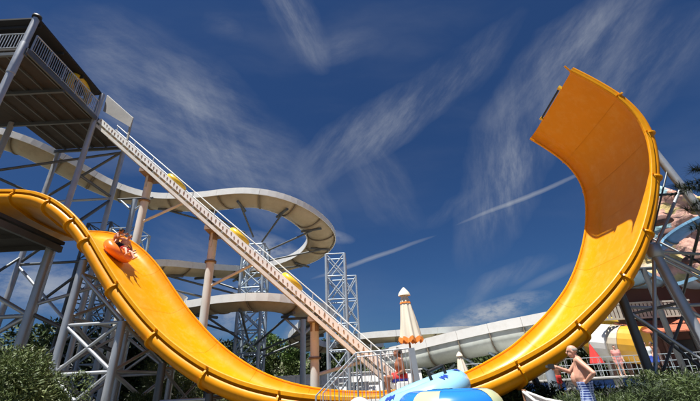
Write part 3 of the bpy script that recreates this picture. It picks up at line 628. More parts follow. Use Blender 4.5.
def tree(name, label, base, h, cr, n, size, mats, seed, group=None, trunk_frac=.35, lobes=9, aspect=.5, cat='tree'):
    rng = random.Random(seed); root = thing(name, label, cat, base, group); base = Vector(base)
    top = base+UZ*h*.8; path = [base, base+Vector((rng.uniform(-.1, .1), rng.uniform(-.1, .1), h*.4)), top]
    pp, _ = resample(catmull(path, 5), h/8); V, F = [], []
    def tube(P, r0, r1):
        b0 = len(V)
        for i, p in enumerate(P):
            r = r0+(r1-r0)*i/(len(P)-1)
            for k in range(7): V.append(p+Vector((math.cos(k*math.tau/7)*r, math.sin(k*math.tau/7)*r, 0)))
        for i in range(len(P)-1):
            for k in range(7): F.append((b0+i*7+k, b0+i*7+(k+1) % 7, b0+(i+1)*7+(k+1) % 7, b0+(i+1)*7+k))
    tube(pp, h*.022+.03, h*.006)
    for k in range(6):
        p = base+UZ*h*rng.uniform(.3, .65); a = rng.uniform(0, 6.28); q = p+Vector((math.cos(a)*cr*.6, math.sin(a)*cr*.6, h*.18)); tube([p, (p+q)/2+UZ*.1, q], h*.009+.01, h*.003)
    me_obj('trunk', V, F, 'bark', root, True)
    for mi, m in enumerate(mats):
        V2, F2 = [], []
        for k in range(lobes):
            a = rng.uniform(0, 6.28); rr = cr*rng.uniform(.15, .75); zf = rng.uniform(trunk_frac, .92)
            taper = 1-.45*abs(zf-.55)*2
            c = base+Vector((math.cos(a)*rr*taper, math.sin(a)*rr*taper, h*zf)); rad = cr*rng.uniform(.32, .55)
            foliage(V2, F2, c, (rad, rad, rad*.8), n//lobes//len(mats), size, rng, aspect)
        me_obj('crown', V2, F2, m, root)
    return root
def shrub(name, label, base, rx, ry, h, n, size, mats, seed, group=None, aspect=.25):
    rng = random.Random(seed); root = thing(name, label, 'shrub', base, group); base = Vector(base)
    V, F = [], []
    for k in range(7):
        a = rng.uniform(0, 6.28); q = base+Vector((math.cos(a)*rx*.5, math.sin(a)*ry*.5, h*.7)); b = len(V); s = Vector((.025, 0, 0))
        V += [base+s, base-s, base+Vector((0, .03, 0)), q]; F += [(b, b+1, b+3), (b+1, b+2, b+3), (b+2, b, b+3)]
    me_obj('stem', V, F, 'bark', root)
    for m in mats:
        V2, F2 = [], []
        for k in range(6):
            a = rng.uniform(0, 6.28); rr = rng.uniform(0, .65)
            foliage(V2, F2, base+Vector((math.cos(a)*rx*rr, math.sin(a)*ry*rr, h*rng.uniform(.35, .72))), (rx*.5, ry*.5, h*.36), n//6//len(mats), size, rng, aspect, shell=.35)
        me_obj('foliage', V2, F2, m, root)
# olive shrubs bottom left, tall trees behind
for i, (px, py, Y, rx, h, n, lab) in enumerate(((28, 360, 9.6, 1.25, 2.35, 9000, 'feathery olive-green shrub in front of the launch platform column'), (66, 375, 10.6, .8, 1.75, 5000, 'feathery olive-green shrub at the foot of the slide trestle'),
        (178, 372, 18.6, 1.9, 3.2, 7000, 'olive-green shrub behind the short dark trestle'), (215, 385, 18.8, 1.5, 2.3, 5000, 'low olive-green shrub under the lower orange drop'), (-5, 390, 8.8, 1.0, 1.5, 4000, 'low feathery shrub left of the slide trestle'), (138, 392, 14.4, .7, 1.3, 2500, 'small dark shrub between the two trestles'))):
    c = PY(px, py, Y); c.z = 0; shrub('shrub', lab, c, rx, rx*.8, h, int(n*2.2), .10, ['leaf_olive', 'leaf_b'] if i != 5 else ['leaf_a'], 20+i)
TREES = [(-6, 27, 3.6, 3.0, 0), (25, 27, 5.2, 3.3, 0), (55, 28, 5.0, 3.0, 0), (82, 27, 5.6, 3.0, 0), (112, 29, 5.0, 3.2, 0), (140, 30, 5.3, 3.2, 0), (168, 33, 4.3, 3.2, 0), (200, 36, 4.8, 3.0, 0), (228, 40, 5.2, 2.8, 0), (266, 42, 5.9, 2.2, 1), (291, 42, 5.2, 2.1, 1), (320, 44, 5.6, 2.6, 2), (345, 46, 5.6, 2.6, 1), (372, 48, 5.0, 2.6, 1)]
LB = ['dark evergreen tree standing behind the launch platform', 'round bright green tree beyond the lattice towers', 'narrow dark cypress-like tree beyond the lowest conveyor column']
for i, (px, Y, h, cr, k) in enumerate(TREES):
    c = PY(px, 380, Y); c.z = 0
    lb_ = LB[k] if k != 1 else {9: 'round bright green tree beyond the lattice tower at the middle of the spiral', 10: 'round bright green tree beside the Y-headed pipe column', 12: 'bright green tree beyond the slim lattice tower', 13: 'bright green tree beyond the foot of the conveyor'}[i]
    tree('tree', lb_, c, h, cr if k != 2 else 1.6, 8000, .27, [['leaf_dark', 'leaf_a'], ['leaf_bright', 'leaf_b'], ['leaf_dark']][k], 50+i, ['dark evergreens behind the launch platform', 'round bright green trees beyond the lattice towers', None][k], .22, 11)
# hillside scrub under the white flumes
for i in range(26):
    px = 408+i*4.6+rnd.uniform(-3, 3); Y = rnd.uniform(46, 62); c = PY(px, 372, Y); c.z = 0
    tree('scrub_tree', 'low dark green scrub tree in the far row under the white flumes', c, rnd.uniform(2.6, 4.6), rnd.uniform(1.6, 2.6), 1300, .42, [['leaf_a', 'leaf_b'], ['leaf_dark', 'leaf_a'], ['leaf_olive', 'leaf_a']][i % 3], 100+i, 'scrub trees under the white flumes', .1, 6)
for i, (px, Y, h, cr) in enumerate(((572, 31, 4.2, 1.9), (596, 32, 4.6, 1.8), (640, 33, 4.0, 2.0))):
    c = PY(px, 370, Y); c.z = 0
    tree('tree', ['dark bushy tree beyond the bare-chested man', 'dark bushy tree behind the rounded end of the striped flume', 'dark bushy tree behind the steel support column and brown building'][i], c, h, cr, 3500, .32, ['leaf_dark', 'leaf_a'], 150+i, 'dark trees behind the yellow and white flume end', .15, 8)
# dark planting bottom right
for i in range(11):
    px = 566+i*13.5; Y = 10.2+(i % 3)*1.2; c = PY(px, 395, Y); c.z = 0
    shrub('shrub', ['dark leafy plant in the bed behind the man in plaid shorts', 'grassy dark green plant under the steel support frame'][i > 4], c, .75, .6, (.62 if i < 6 else 1.0)+.10*(i % 3), 2600, .14, [['leaf_dark', 'leaf_a'], ['leaf_a', 'leaf_b']][i % 2], 200+i, ['plants behind the man in plaid shorts', 'plants under the steel support frame'][i > 4], .12)
for i in range(4):
    px = 490+i*19; c = PY(px, 395, 13.3); c.z = 0
    shrub('shrub', 'dark low bush under the bottom of the orange slide', c, .8, .6, .85 if i else .55, 1600, .18, ['leaf_dark', 'leaf_a'], 230+i, 'dark bushes under the orange slide', .2)
# pine on the right edge
def pine():
    base = Vector((12.6, 11.0, 0)); rng = random.Random(5); root = thing('pine_tree', 'dark long-needled pine reaching in beside the steel frame', 'tree', base)
    V, F = [], []
    def tube(P, r0, r1):
        b0 = len(V)
        for i, p in enumerate(P):
            r = r0+(r1-r0)*i/(len(P)-1)
            for k in range(6): V.append(p+Vector((math.cos(k*math.tau/6)*r, math.sin(k*math.tau/6)*r, 0)))
        for i in range(len(P)-1):
            for k in range(6): F.append((b0+i*6+k, b0+i*6+(k+1) % 6, b0+(i+1)*6+(k+1) % 6, b0+(i+1)*6+k))
    tube([base+UZ*h for h in (0, 3, 6, 8.2)], .15, .04); V2, F2 = [], []
    for k in range(64):
        z = rng.uniform(2.4, 7.9); a = rng.uniform(0, 6.28); l = (1.5-abs(z-5)*.10)*rng.uniform(.7, 1.15)
        p = base+UZ*z; q = p+Vector((math.cos(a)*l, math.sin(a)*l, -.1+rng.uniform(-.2, .5))); tube([p, (p+q)/2+UZ*.12, q], .035, .01)
        for j in range(9):
            c = p.lerp(q, .3+.7*j/8)
            for w in range(26):
                d = Vector((rng.gauss(0, 1), rng.gauss(0, 1), rng.gauss(-.15, .8))).normalized()+(q-p).normalized()*.6; s = d.cross(UZ).normalized()*.012; b = len(V2); e = rng.uniform(.18, .36)
                V2 += [c-s, c+s, c+d*e]; F2.append((b, b+1, b+2))
    me_obj('trunk', V, F, 'bark', root, True); me_obj('crown', V2, F2, 'leaf_dark', root)
pine()
# ---------------------------------------------------------------- right hand background
# painted rock castle
def castle():
    base = Vector((29.5, 33, 0)); root = thing('painted_rock_castle', 'tall pink, yellow and teal painted rock castle behind the steel frame', 'rock castle', base)
    V, F = [], []; n, m = 44, 40
    for j in range(m+1):
        z = 15.2*j/m
        for i in range(n):
            a = math.tau*i/n; r = 4.6-.9*(j/m)+.5*math.sin(3*a+z*.35); 
            d = mnoise.fractal(Vector((math.cos(a)*2.2, math.sin(a)*2.2, z*.45)), .9, 2.1, 4)*1.0
            zz_ = z + (1.2*math.sin(a*2.0+.6)+.6*math.sin(a*5) if j > m*.8 else 0)*((j/m-.8)/.2 if j > m*.8 else 0)
            V.append(base+Vector((math.cos(a)*(r+d)*1.25, math.sin(a)*(r+d), zz_)))
    for j in range(m):
        for i in range(n): F.append((j*n+i, j*n+(i+1) % n, (j+1)*n+(i+1) % n, (j+1)*n+i))
    F.append(tuple(m*n+i for i in range(n)))
    me_obj('rock_body', V, F, 'painted_rock', root, True)
    for px, py, Y, r in ((662, 223, 28.4, .8), (671, 236, 28.2, .85), (693, 262, 28.2, .7)):   # rock ledges like mushroom caps
        c = PY(px, py, Y); V, F = [], []
        for j in range(6):
            t = j/5*math.pi/2
            for i in range(16): a = math.tau*i/16; V.append(c+Vector((math.cos(a)*r*math.cos(t*.98), math.sin(a)*r*math.cos(t*.98), math.sin(t)*r*.75)))
        for j in range(5):
            for i in range(16): F.append((j*16+i, j*16+(i+1) % 16, (j+1)*16+(i+1) % 16, (j+1)*16+i))
        F.append(tuple(range(16))); F.append(tuple(80+i for i in range(16))); me_obj('rock_ledge', V, F, 'wall_brown', root, True)
castle()
flume('blue_flume', 'broad light blue flume sweeping past the steel support frame', [PZ(618, 281, 6.35), PZ(655, 294, 5.9), PZ(690, 292, 5.8), PZ(730, 280, 6.0), PZ(790, 255, 6.6)], 2.6, .55, 'blue_flume', 'blue_flume', 'blue_flume', 2.4, rim=.18)
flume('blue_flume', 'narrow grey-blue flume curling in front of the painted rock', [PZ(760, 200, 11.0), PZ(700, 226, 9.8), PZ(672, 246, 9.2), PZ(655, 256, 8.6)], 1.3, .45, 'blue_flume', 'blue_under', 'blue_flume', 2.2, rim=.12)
# support posts for the blue flumes
for px, Y, h in ((668, 19.3, 5.8), (690, 26.0, 9.2)):
    c = PY(px, 330, Y); c.z = 0; t_ = thing('pipe_column', ['dark post under the broad light blue flume', 'dark post under the narrow grey-blue flume'][Y > 20], 'column', c); bar('shaft', c, c+UZ*h, .13, 'steel_dark', t_, 12); bar('head', c+UZ*h+Vector((-.6, 0, 0)), c+UZ*h+Vector((.6, 0, 0)), .09, 'steel_dark', t_, 8)
# brown building with red roof and beige railing
bd = thing('brown_building', 'dark red-brown building with orange-red awning roof behind the steel frame', 'building', (24, 28, 0))
box('wall', (18.6, 26.6, 0), (32, 31, 6.2), 'wall_brown', bd)
for k in range(4): box('window', (19.6+k*2.2, 26.54, 3.9), (20.7+k*2.2, 26.59, 5.2), 'black', bd)
for k in range(3): box('doorway', (21.2+k*2.6, 26.54, .7), (22.6+k*2.6, 26.59, 2.6), 'black', bd)
r0, r1 = PY(650, 343, 24.0), PY(700, 336, 24.0)
for k in range(12):
    x0 = r0.x+(32-r0.x)*k/12; x1 = r0.x+(32-r0.x)*(k+1)/12-.04
    V = [Vector((x0, 23.9, 2.95)), Vector((x1, 23.9, 2.95)), Vector((x1, 26.6, 3.85)), Vector((x0, 26.6, 3.85))]; V += [p+UZ*.09 for p in V]
    me_obj('roof_panel', V, [(0, 1, 2, 3), (4, 5, 6, 7), (0, 1, 5, 4), (1, 2, 6, 5), (2, 3, 7, 6), (3, 0, 4, 7)], 'roof_red', bd)
for x in (r0.x+.3, r0.x+3.5, r0.x+7): bar('roof_post', (x, 24.0, 0), (x, 24.0, 3.0), .08, 'wall_brown', bd, 8)
bl = thing('balcony_railing', 'beige slatted balcony railing above the red awning roof', 'railing', (18, 25.2, 0))
for k in range(24): box('slat', (15.6+k*.26, 25.2, 4.05), (15.6+k*.26+.17, 25.25, 4.95), 'slat_beige', bl)
for z in (4.0, 4.95): beam('rail', (15.5, 25.23, z), (22, 25.23, z), .1, .1, 'slat_beige', bl)
for x in (19.4, 21.9): bar('post', (x, 25.35, 0), (x, 25.35, 5), .09, 'wall_brown', bl, 8)
sg_ = thing('display_stand', 'small bright blue open frame stand below the red awning', 'stand', (22.1, 23.3, 0))
for x in (21.3, 22.9): beam('post', (x, 23.3, 0), (x, 23.3, 2.2), .12, .12, 'cloth_blue', sg_)
beam('cross_bar', (21.3, 23.3, 1.55), (22.9, 23.3, 1.55), .12, .12, 'cloth_blue', sg_)
# yellow / white flume end
def barrel():
    c0, c1 = PY(588, 341, 27.6), PY(648, 346, 24.6); root = thing('striped_flume_end', 'round flume end in ochre, white and tan bands beyond the pool', 'flume', (c0.x+1.5, 25.5, 0))
    ax = (c1-c0); Ln = ax.length; ax.normalize(); a = ax.cross(UZ).normalized(); b = a.cross(ax)
    cuts = [(0, .14, 'ochre_gel'), (.14, .19, 'ochre_gel'), (.19, .50, 'white_gel'), (.50, .66, 'tan_gel'), (.66, 1.0, 'ochre_gel')]
    def rad(t): return .78+.36*min(1, t/.2)**.6 if t < .2 else 1.14+.02*math.sin(t*6)
    for s, e, m in cuts:
        fr = []
        for k in range(5):
            t = s+(e-s)*k/4-(0 if k < 4 else .004); fr.append((c0+ax*Ln*t, a*rad(t), b*rad(t)))
        V, F = capped(fr, [(math.cos(i*math.tau/20), math.sin(i*math.tau/20)) for i in range(20)]); me_obj('band', V, F, m, root)
    fr = [(c0-ax*.01+ax*Ln*t, a*(rad(t)+.05), b*(rad(t)+.05)) for t in (.19, .205)]
    for t0 in (.03, .19, .5, .66):
        fr = [(c0+ax*Ln*t, a*(rad(t)+.05), b*(rad(t)+.05)) for t in (t0-.008, t0+.008)]
        V, F = capped(fr, [(math.cos(i*math.tau/20), math.sin(i*math.tau/20)) for i in range(20)]); me_obj('joint_ring', V, F, 'tan_gel', root)
    for t in (.25, .8): p = c0+ax*Ln*t; bar('leg', (p.x, p.y, 0), (p.x, p.y, p.z-1.0), .12, 'pole_cream', root)
barrel()
yp = thing('yellow_pipe', 'slanting yellow pipe flume behind the striped flume end', 'flume', (15, 28, 0))
pa, pb = PY(596, 318, 28), PY(650, 330, 28); bar('pipe', pa, pb, .3, 'pole_yellow', yp, 16); bar('post', (pa.x+.3, 28, 0), (pa.x+.3, 28, pa.z-.1), .1, 'pole_yellow', yp)
# pool with tiled edge and railing
PYY = 21.5; PH = .72
pool = box('pool_terrace', (5.5, PYY, 0), (34, 25.4, PH), 'pool_rim'); pool['kind'] = 'structure'
te = thing('pool_edge', 'blue tiled front edge of the raised pool', 'pool edge', (12, PYY, 0))
for k in range(40): box('tile', (5.6+k*.5, PYY-.06, .28), (6.07+k*.5, PYY-.004, .66), 'tile_blue' if k % 5 else 'pool_rim', te)
for k in range(10): box('coping', (5.5+k*2, PYY-.14, PH+.003), (7.47+k*2, PYY+.3, PH+.07), 'pool_rim', te)
wat = box('water', (13.8, PYY+.42, PH+.004), (19, PYY+1.5, PH+.03), 'water'); wat['kind'] = 'structure'
pr = thing('pool_railing', 'thin grey railing along the raised pool terrace', 'railing', (12, PYY+1.8, PH))
for k in range(19): bar('post', (5.8+k*1.0, PYY+1.8, PH), (5.8+k*1.0, PYY+1.8, PH+1.05), .022, 'steel', pr, 6)
for h in (.35, .7, 1.05): bar('rail', (5.8, PYY+1.8, PH+h), (23.8, PYY+1.8, PH+h), .016, 'steel', pr, 6)
for x in range(60): bar('baluster', (5.9+x*.3, PYY+1.8, PH+.1), (5.9+x*.3, PYY+1.8, PH+1.04), .011, 'steel', pr, 5)
# lilac-grey posts behind the man
for px, Y, h, lab in ((553, 19.5, 2.2, 'short grey-blue pipe post at the pool edge'), (544, 15.6, 1.15, 'dark slanting post under the rising orange slide')):
    c = PY(px, 385, Y); c.z = 0; t_ = thing('post', lab, 'post', c); bar('shaft', c, c+Vector((-.35 if Y < 17 else 0, 0, h)), .2 if Y > 17 else .13, 'steel_blue' if Y > 17 else 'steel_dark', t_, 12); bar('cap', c+Vector((-.35 if Y < 17 else 0, 0, h)), c+Vector((-.35 if Y < 17 else 0, 0, h+.05)), .22 if Y > 17 else .15, 'steel_dark', t_, 12)
# ---------------------------------------------------------------- parasols
def parasol(label, base, zc0, zc1, rb, fringe=True, tilt=0):
    base = Vector(base); root = thing('closed_parasol', label, 'parasol', base)
    bar('pole', base, base+UZ*(zc1-.05), .028 if fringe else .035, 'wood_brown' if fringe else 'steel', root, 8)
    V, F = [], []; n, m = 48, 16; H = zc1-zc0
    for j in range(m+1):
        t = j/m; z = zc0+H*t*.86
        r = rb*(1-t)**.9*.86+.085
        if t > .88: r *= 1-.35*(t-.88)/.12
        for i in range(n):
            a = math.tau*i/n; f = 1+(.20*(1-t*.5))*math.cos(8*a+.6*math.sin(2*a))+.05*math.sin(3*a+5*t); V.append(Vector((base.x+math.cos(a)*r*f+.05*(1-t), base.y+math.sin(a)*r*f, z+(.03*math.cos(8*a) if j == 0 else 0))))
    for j in range(m):
        for i in range(n): F.append((j*n+i, j*n+(i+1) % n, (j+1)*n+(i+1) % n, (j+1)*n+i))
    can = me_obj('canopy', V, F, 'canvas', root, True)
    V2, F2 = [], []
    for j in range(7):
        t = j/6; z = zc0+H*(.83+.17*t); r = (.155-.02*t)*math.cos(t*math.pi/2*.97)+.008
        for i in range(20): a = math.tau*i/20; V2.append(Vector((base.x+math.cos(a)*r*(1+.08*math.cos(8*a)), base.y+math.sin(a)*r, z)))
    for j in range(6):
        for i in range(20): F2.append((j*20+i, j*20+(i+1) % 20, (j+1)*20+(i+1) % 20, (j+1)*20+i))
    me_obj('top_cap', V2, F2, 'canvas', can, True)
    if fringe:
        V3, F3 = [], []
        for i in range(n+1):
            a = math.tau*i/n; p = V[i % n]; sc = .07+.05*abs(math.sin(8*a/1.0)); d = (p-Vector((base.x, base.y, p.z))).normalized()
            V3 += [p+d*.008+UZ*.02, p+d*.035-UZ*sc]
        for i in range(n): F3.append((2*i, 2*i+2, 2*i+3, 2*i+1))
        me_obj('fringe', V3, F3, 'fringe', can)
        V4, F4 = [], []
        for i in range(n+1):
            a = math.tau*i/n; p = Vector(V[(13*n)+(i % n)]); V4 += [p+UZ*.0, p-UZ*.045]; d = (p-Vector((base.x, base.y, p.z))).normalized(); V4[-1] += d*.02; V4[-2] += d*.012
        for i in range(n): F4.append((2*i, 2*i+2, 2*i+3, 2*i+1))
        me_obj('cap_fringe', V4, F4, 'fringe', can)
pb_ = PY(407, 320, 10.6); parasol('closed cream parasol with orange fringe behind the stair railing', (pb_.x, 10.6, 0), 2.22, 3.60, .20)
pb_ = PY(461, 365, 21.0); parasol('small plain closed cream parasol under the white high-walled flume', (pb_.x, 21.0, 0), 1.05, 2.35, .26, False)
# ---------------------------------------------------------------- stair and landing with railing
stx = thing('entry_stair', 'small steel stair and landing with white-grey barred railing before the slide', 'stair', (.5, 10, 0))
LDZ = .80
box('landing', (-.05, 9.55, LDZ-.08), (1.75, 11.3, LDZ), 'panel_grey', stx)
for k in range(4): box('tread', (-.05-.28*(k+1), 9.55, LDZ-.2*(k+1)-.06), (-.06-.28*k, 11.3, LDZ-.2*(k+1)), 'panel_grey', stx)
for x, y in ((.0, 9.6), (1.7, 9.6), (0, 11.25), (1.7, 11.25)): bar('leg', (x, y, 0), (x, y, LDZ-.08), .04, 'steel', stx, 8)
S0, S1, S2 = PY(316, 396, 9.5), PY(356, 353, 9.5), PY(409, 348.5, 9.5)
for y in (9.5, 11.3):
    dY = Vector((0, y-9.5, 0)); a, b, c = S0+dY, S1+dY, S2+dY
    bar('handrail', a, b, .018, 'steel', stx, 8); bar('handrail', b, c, .018, 'steel', stx, 8)
    n = 9
    for k in range(n+1):
        p = a.lerp(b, k/n); low = LDZ*max(0, (k/n-.1)) if y < 10 else LDZ*max(0, (k/n-.1)); bar('rail_post' if k in (0, n) else 'baluster', (p.x, p.y, low*.95), p, .024 if k in (0, n) else .009, 'steel', stx, 6)
    n = 13
    for k in range(1, n+1):
        p = b.lerp(c, k/n); bar('rail_post' if k in (6, n) else 'baluster', (p.x, p.y, LDZ-.05), p, .026 if k in (6, n) else .009, 'steel', stx, 6)
beam('end_board', PY(411.5, 348, 9.44), PY(421, 402, 9.44), .13, .03, 'steel', stx, up=(0, 1, 0))
box('bench', (.95, 10.7, LDZ), (1.5, 11.2, 1.19), 'white_gel', stx, .03)
# ---------------------------------------------------------------- people
class PM:
    def __init__(self): self.V = []; self.F = []
def _us(nu, nv):
    V = [Vector((0, 0, 1))]; F = []
    for j in range(1, nv):
        t = math.pi*j/nv
        for i in range(nu): a = math.tau*i/nu; V.append(Vector((math.sin(t)*math.cos(a), math.sin(t)*math.sin(a), math.cos(t))))
    V.append(Vector((0, 0, -1))); n = len(V)-1
    for i in range(nu):
        k = (i+1) % nu; F.append((0, 1+i, 1+k)); F.append((n, n-nu+k, n-nu+i))
        for j in range(nv-2): F.append((1+j*nu+i, 1+(j+1)*nu+i, 1+(j+1)*nu+k, 1+j*nu+k))
    return V, F
USV, USF = _us(14, 10)
def sph(bm, M):
    b = len(bm.V); bm.V += [M @ v for v in USV]; bm.F += [tuple(b+k for k in f) for f in USF]
def capsule(bm, p, q, r0, r1, seg=12):
    p, q = Vector(p), Vector(q); d = q-p; m = d.to_track_quat('Z', 'Y').to_matrix(); b = len(bm.V)
    for c, r in ((p, r0), (q, r1)): bm.V += [c+m @ Vector((math.cos(math.tau*i/seg)*r, math.sin(math.tau*i/seg)*r, 0)) for i in range(seg)]
    bm.F += [(b+i, b+(i+1) % seg, b+seg+(i+1) % seg, b+seg+i) for i in range(seg)]+[tuple(b+seg-1-i for i in range(seg)), tuple(b+seg+i for i in range(seg))]
def ell(bm, c, r): sph(bm, Matrix.Translation(Vector(c)) @ Matrix.Diagonal((*r, 1)))
def chain(bm, pts):
    for (p, r), (q, s) in zip(pts, pts[1:]): capsule(bm, p, q, r, s)
    for p, r in pts: ell(bm, p, (r, r, r))
TS = bpy.data.scenes.new('workshop')
def fuse(name, bm, m, parent, voxel, smooth=4):
    me = bpy.data.meshes.new(name); me.from_pydata([tuple(v) for v in bm.V], [], bm.F)
    o = bpy.data.objects.new(name+'_tmp', me); TS.collection.objects.link(o)
    a = o.modifiers.new('r', 'REMESH'); a.mode = 'VOXEL'; a.voxel_size = voxel; a.use_smooth_shade = True
    if smooth: b = o.modifiers.new('s', 'SMOOTH'); b.iterations = smooth; b.factor = .5
    TS.view_layers[0].update(); dg = TS.view_layers[0].depsgraph; nm = bpy.data.meshes.new_from_object(o.evaluated_get(dg)); nm.name = name
    bpy.data.objects.remove(o); nm.materials.clear(); nm.materials.append(MATS[m])
    ob = bpy.data.objects.new(name, nm); COL.objects.link(ob); ob.parent = parent; return ob
def hand(bm, w, d, n_, s=1.0, curl=.6):
    """palm from wrist w along d, fingers fan across side vector, curl towards n_"""
    w, d, n_ = Vector(w), Vector(d).normalized(), Vector(n_).normalized(); sd = d.cross(n_).normalized()
    for k in range(4):
        b = w+d*.015*s+sd*(k-1.5)*.016*s; e = w+d*.085*s+sd*(k-1.5)*.021*s; chain(bm, [(b, .014*s), (e, .013*s)])
        ln = (.062, .072, .068, .052)[k]*s; m1 = e+(d*(1-curl*.35)+n_*curl*.35).normalized()*ln*.55; m2 = m1+(d*(1-curl)+n_*curl).normalized()*ln*.5
        chain(bm, [(e, .0115*s), (m1, .010*s), (m2, .0085*s)])
    t0 = w+d*.03*s-sd*.028*s; t1 = t0+(d*.6-sd*.8).normalized()*.04*s; chain(bm, [(t0, .014*s), (t1, .0125*s), (t1+(d*.9+n_*.3).normalized()*.035*s, .0105*s)])
def person(label, M, J, skin, hairm, shorts, voxel=.012, belly=0, torso=None, group=None, hands=True, seat=False, longhair=False, short_len=.62, curls=(.6, .6), handdirs=None):
    root = bpy.data.objects.new('person', None); COL.objects.link(root); root.matrix_basis = M; WM[root.name] = M; root.empty_display_size = .2
    tag(root, label, 'person', group); g = lambda k: Vector(J[k]); bm = PM()
    pv, ch, nk, hd = g('pelvis'), g('chest'), g('neck'), g('head'); up = (nk-pv).normalized(); rt = (g('shR')-g('shL')).normalized(); fw = up.cross(rt).normalized()
    # torso: overlapping ellipsoids rotated is approximated by side by side chains
    for s in (-1, 1):
        chain(bm, [(pv+rt*s*.075, .115), ((pv+ch)/2+rt*s*.065+fw*belly*.35, .105+belly*.35), (ch+rt*s*.085, .115), (nk-up*.07+rt*s*.07, .075)])
    if belly: ell(bm, (pv*.6+ch*.4)+fw*(.05+belly*.5), (.135, .135, .15))
    chain(bm, [(pv+fw*.01, .12), ((pv+ch)/2+fw*belly*.5, .12+belly*.3), (ch+fw*.015, .13), (nk-up*.05, .085)])
    chain(bm, [(nk-up*.05, .06), (nk+(hd-nk)*.6, .054)])
    for sd in 'LR':
        sh, el, wr = g('sh'+sd), g('el'+sd), g('wr'+sd)
        chain(bm, [(nk-up*.06, .06), (sh, .062)]); chain(bm, [(sh, .060), (sh.lerp(el, .4), .053), (el, .041)]); chain(bm, [(el, .041), (el.lerp(wr, .3), .043), (wr, .027)])
        if hands:
            dd = (handdirs or {}).get(sd); hd_ = Vector(dd[0]) if dd else (wr-el); hn = Vector(dd[1]) if dd else fw; hand(bm, wr, hd_, hn if abs(hn.normalized().dot(hd_.normalized())) < .95 else UZ, 1.0, curls[0])
        hp, kn, an = g('hip'+sd), g('kn'+sd), g('an'+sd)
        chain(bm, [(hp, .092), (hp.lerp(kn, .35), .082), (kn, .057)]); chain(bm, [(kn, .056), (kn.lerp(an, .3), .058), (an, .036)])
        ft = Vector(J.get('ft'+sd, an+fw*.16-UZ*.045)); hl = an-(ft-an).normalized()*.04-UZ*.02; chain(bm, [(hl, .034), (an.lerp(ft, .5)-UZ*.01, .04), (ft, .026)])
    # head with face
    hf = Vector(J.get('look', fw)).normalized(); hr = hf.cross(UZ if abs(hf.z) < .9 else up).normalized(); hu = hr.cross(hf).normalized()
    HM = Matrix((hr, hf, hu)).transposed().to_4x4(); HM.translation = hd
    def hell(c, r): sph(bm, HM @ Matrix.Translation(c) @ Matrix.Diagonal((*r, 1)))
    hell((0, -.01, .03), (.076, .096, .088)); hell((0, .022, -.045), (.058, .07, .07)); hell((0, .05, -.095), (.03, .03, .022)); hell((0, .102, -.018), (.014, .018, .024)); hell((0, .088, .008), (.010, .014, .03))
    for s in (-1, 1): hell((s*.078, -.01, -.01), (.012, .022, .032)); hell((s*.03, .085, .028), (.022, .012, .008))
    hell((0, .086, -.062), (.026, .010, .007)); hell((0, .084, -.075), (.022, .010, .007))
    fuse('body', bm, skin, root, voxel, 3)
    for s in (-1, 1):
        b2 = bmesh.new(); bmesh.ops.create_uvsphere(b2, u_segments=8, v_segments=6, radius=.011, matrix=HM @ Matrix.Translation((s*.031, .081, .012))); me = bpy.data.meshes.new('eye'); b2.to_mesh(me); b2.free(); me.materials.append(MATS['black']); e = bpy.data.objects.new('eye', me); COL.objects.link(e); e.parent = root
    bm = PM()
    for i in range(9):
        for j in range(7):
            a = math.pi*(.0+i/8); t = j/6
            if hairm == 'hair_grey' and t > .45: continue
            p = Vector((math.cos(a)*.078*math.cos(t*1.4), -.012-math.sin(a)*.096*math.cos(t*1.4), .01+math.sin(t*1.4)*.096)); r = .014 if hairm == 'hair_grey' else .024
            sph(bm, HM @ Matrix.Translation(p) @ Matrix.Scale(r, 4))
    if longhair:
        for k in range(5): sph(bm, HM @ Matrix.Translation((0, -.085, .02-.05*k)) @ Matrix.Scale(.05, 4))
    if hairm != 'hair_grey':
        for j in range(4): sph(bm, HM @ Matrix.Translation((0, .04-.03*j, .10)) @ Matrix.Scale(.04, 4))
    fuse('hair', bm, hairm, root, .012 if voxel < .02 else .02, 2)
    bm = PM()
    sw = .022
    for s, sd in ((-1, 'L'), (1, 'R')):
        hp, kn = g('hip'+sd), g('kn'+sd); he = hp.lerp(kn, short_len); capsule(bm, hp, he, .095+sw, .088+sw+.012, 16); ell(bm, hp, (.097+sw,)*3); chain(bm, [(pv+rt*s*.07-up*.04, .113+sw), (hp, .093+sw)])
    capsule(bm, pv-up*.08, pv+up*.075, .12+sw, .115+sw); 
    for s in (-1, 1): capsule(bm, pv+rt*s*.075-up*.06, pv+rt*s*.075+up*.075, .115+sw, .112+sw+belly*.15)
    fuse('shorts', bm, shorts, root, voxel*1.1, 2)
    if torso:
        bm = PM()
        for s in (-1, 1): chain(bm, [(pv+rt*s*.075+up*.05, .13), ((pv+ch)/2+rt*s*.065, .122), (ch+rt*s*.085, .132), (nk-up*.08+rt*s*.08, .085)])
        chain(bm, [(pv+up*.05, .13), (ch+fw*.015, .145), (nk-up*.06, .09)])
        for sd in 'LR': chain(bm, [(g('sh'+sd), .075), (g('sh'+sd).lerp(g('el'+sd), .45), .068)])
        fuse('shirt', bm, torso, root, voxel*1.1, 2)
    return root
STAND = dict(pelvis=(0, 0, .95), chest=(0, .01, 1.27), neck=(0, 0, 1.48), head=(0, .02, 1.63), shL=(-.18, 0, 1.42), shR=(.18, 0, 1.42), elL=(-.25, -.03, 1.13), elR=(.25, -.03, 1.13), wrL=(-.26, .08, .90), wrR=(.26, .08, .90),
             hipL=(-.095, 0, .90), hipR=(.095, 0, .90), knL=(-.11, .03, .49), knR=(.11, .03, .49), anL=(-.12, -.01, .085), anR=(.12, -.01, .085))
def pose(**k): J = dict(STAND); J.update(k); return J
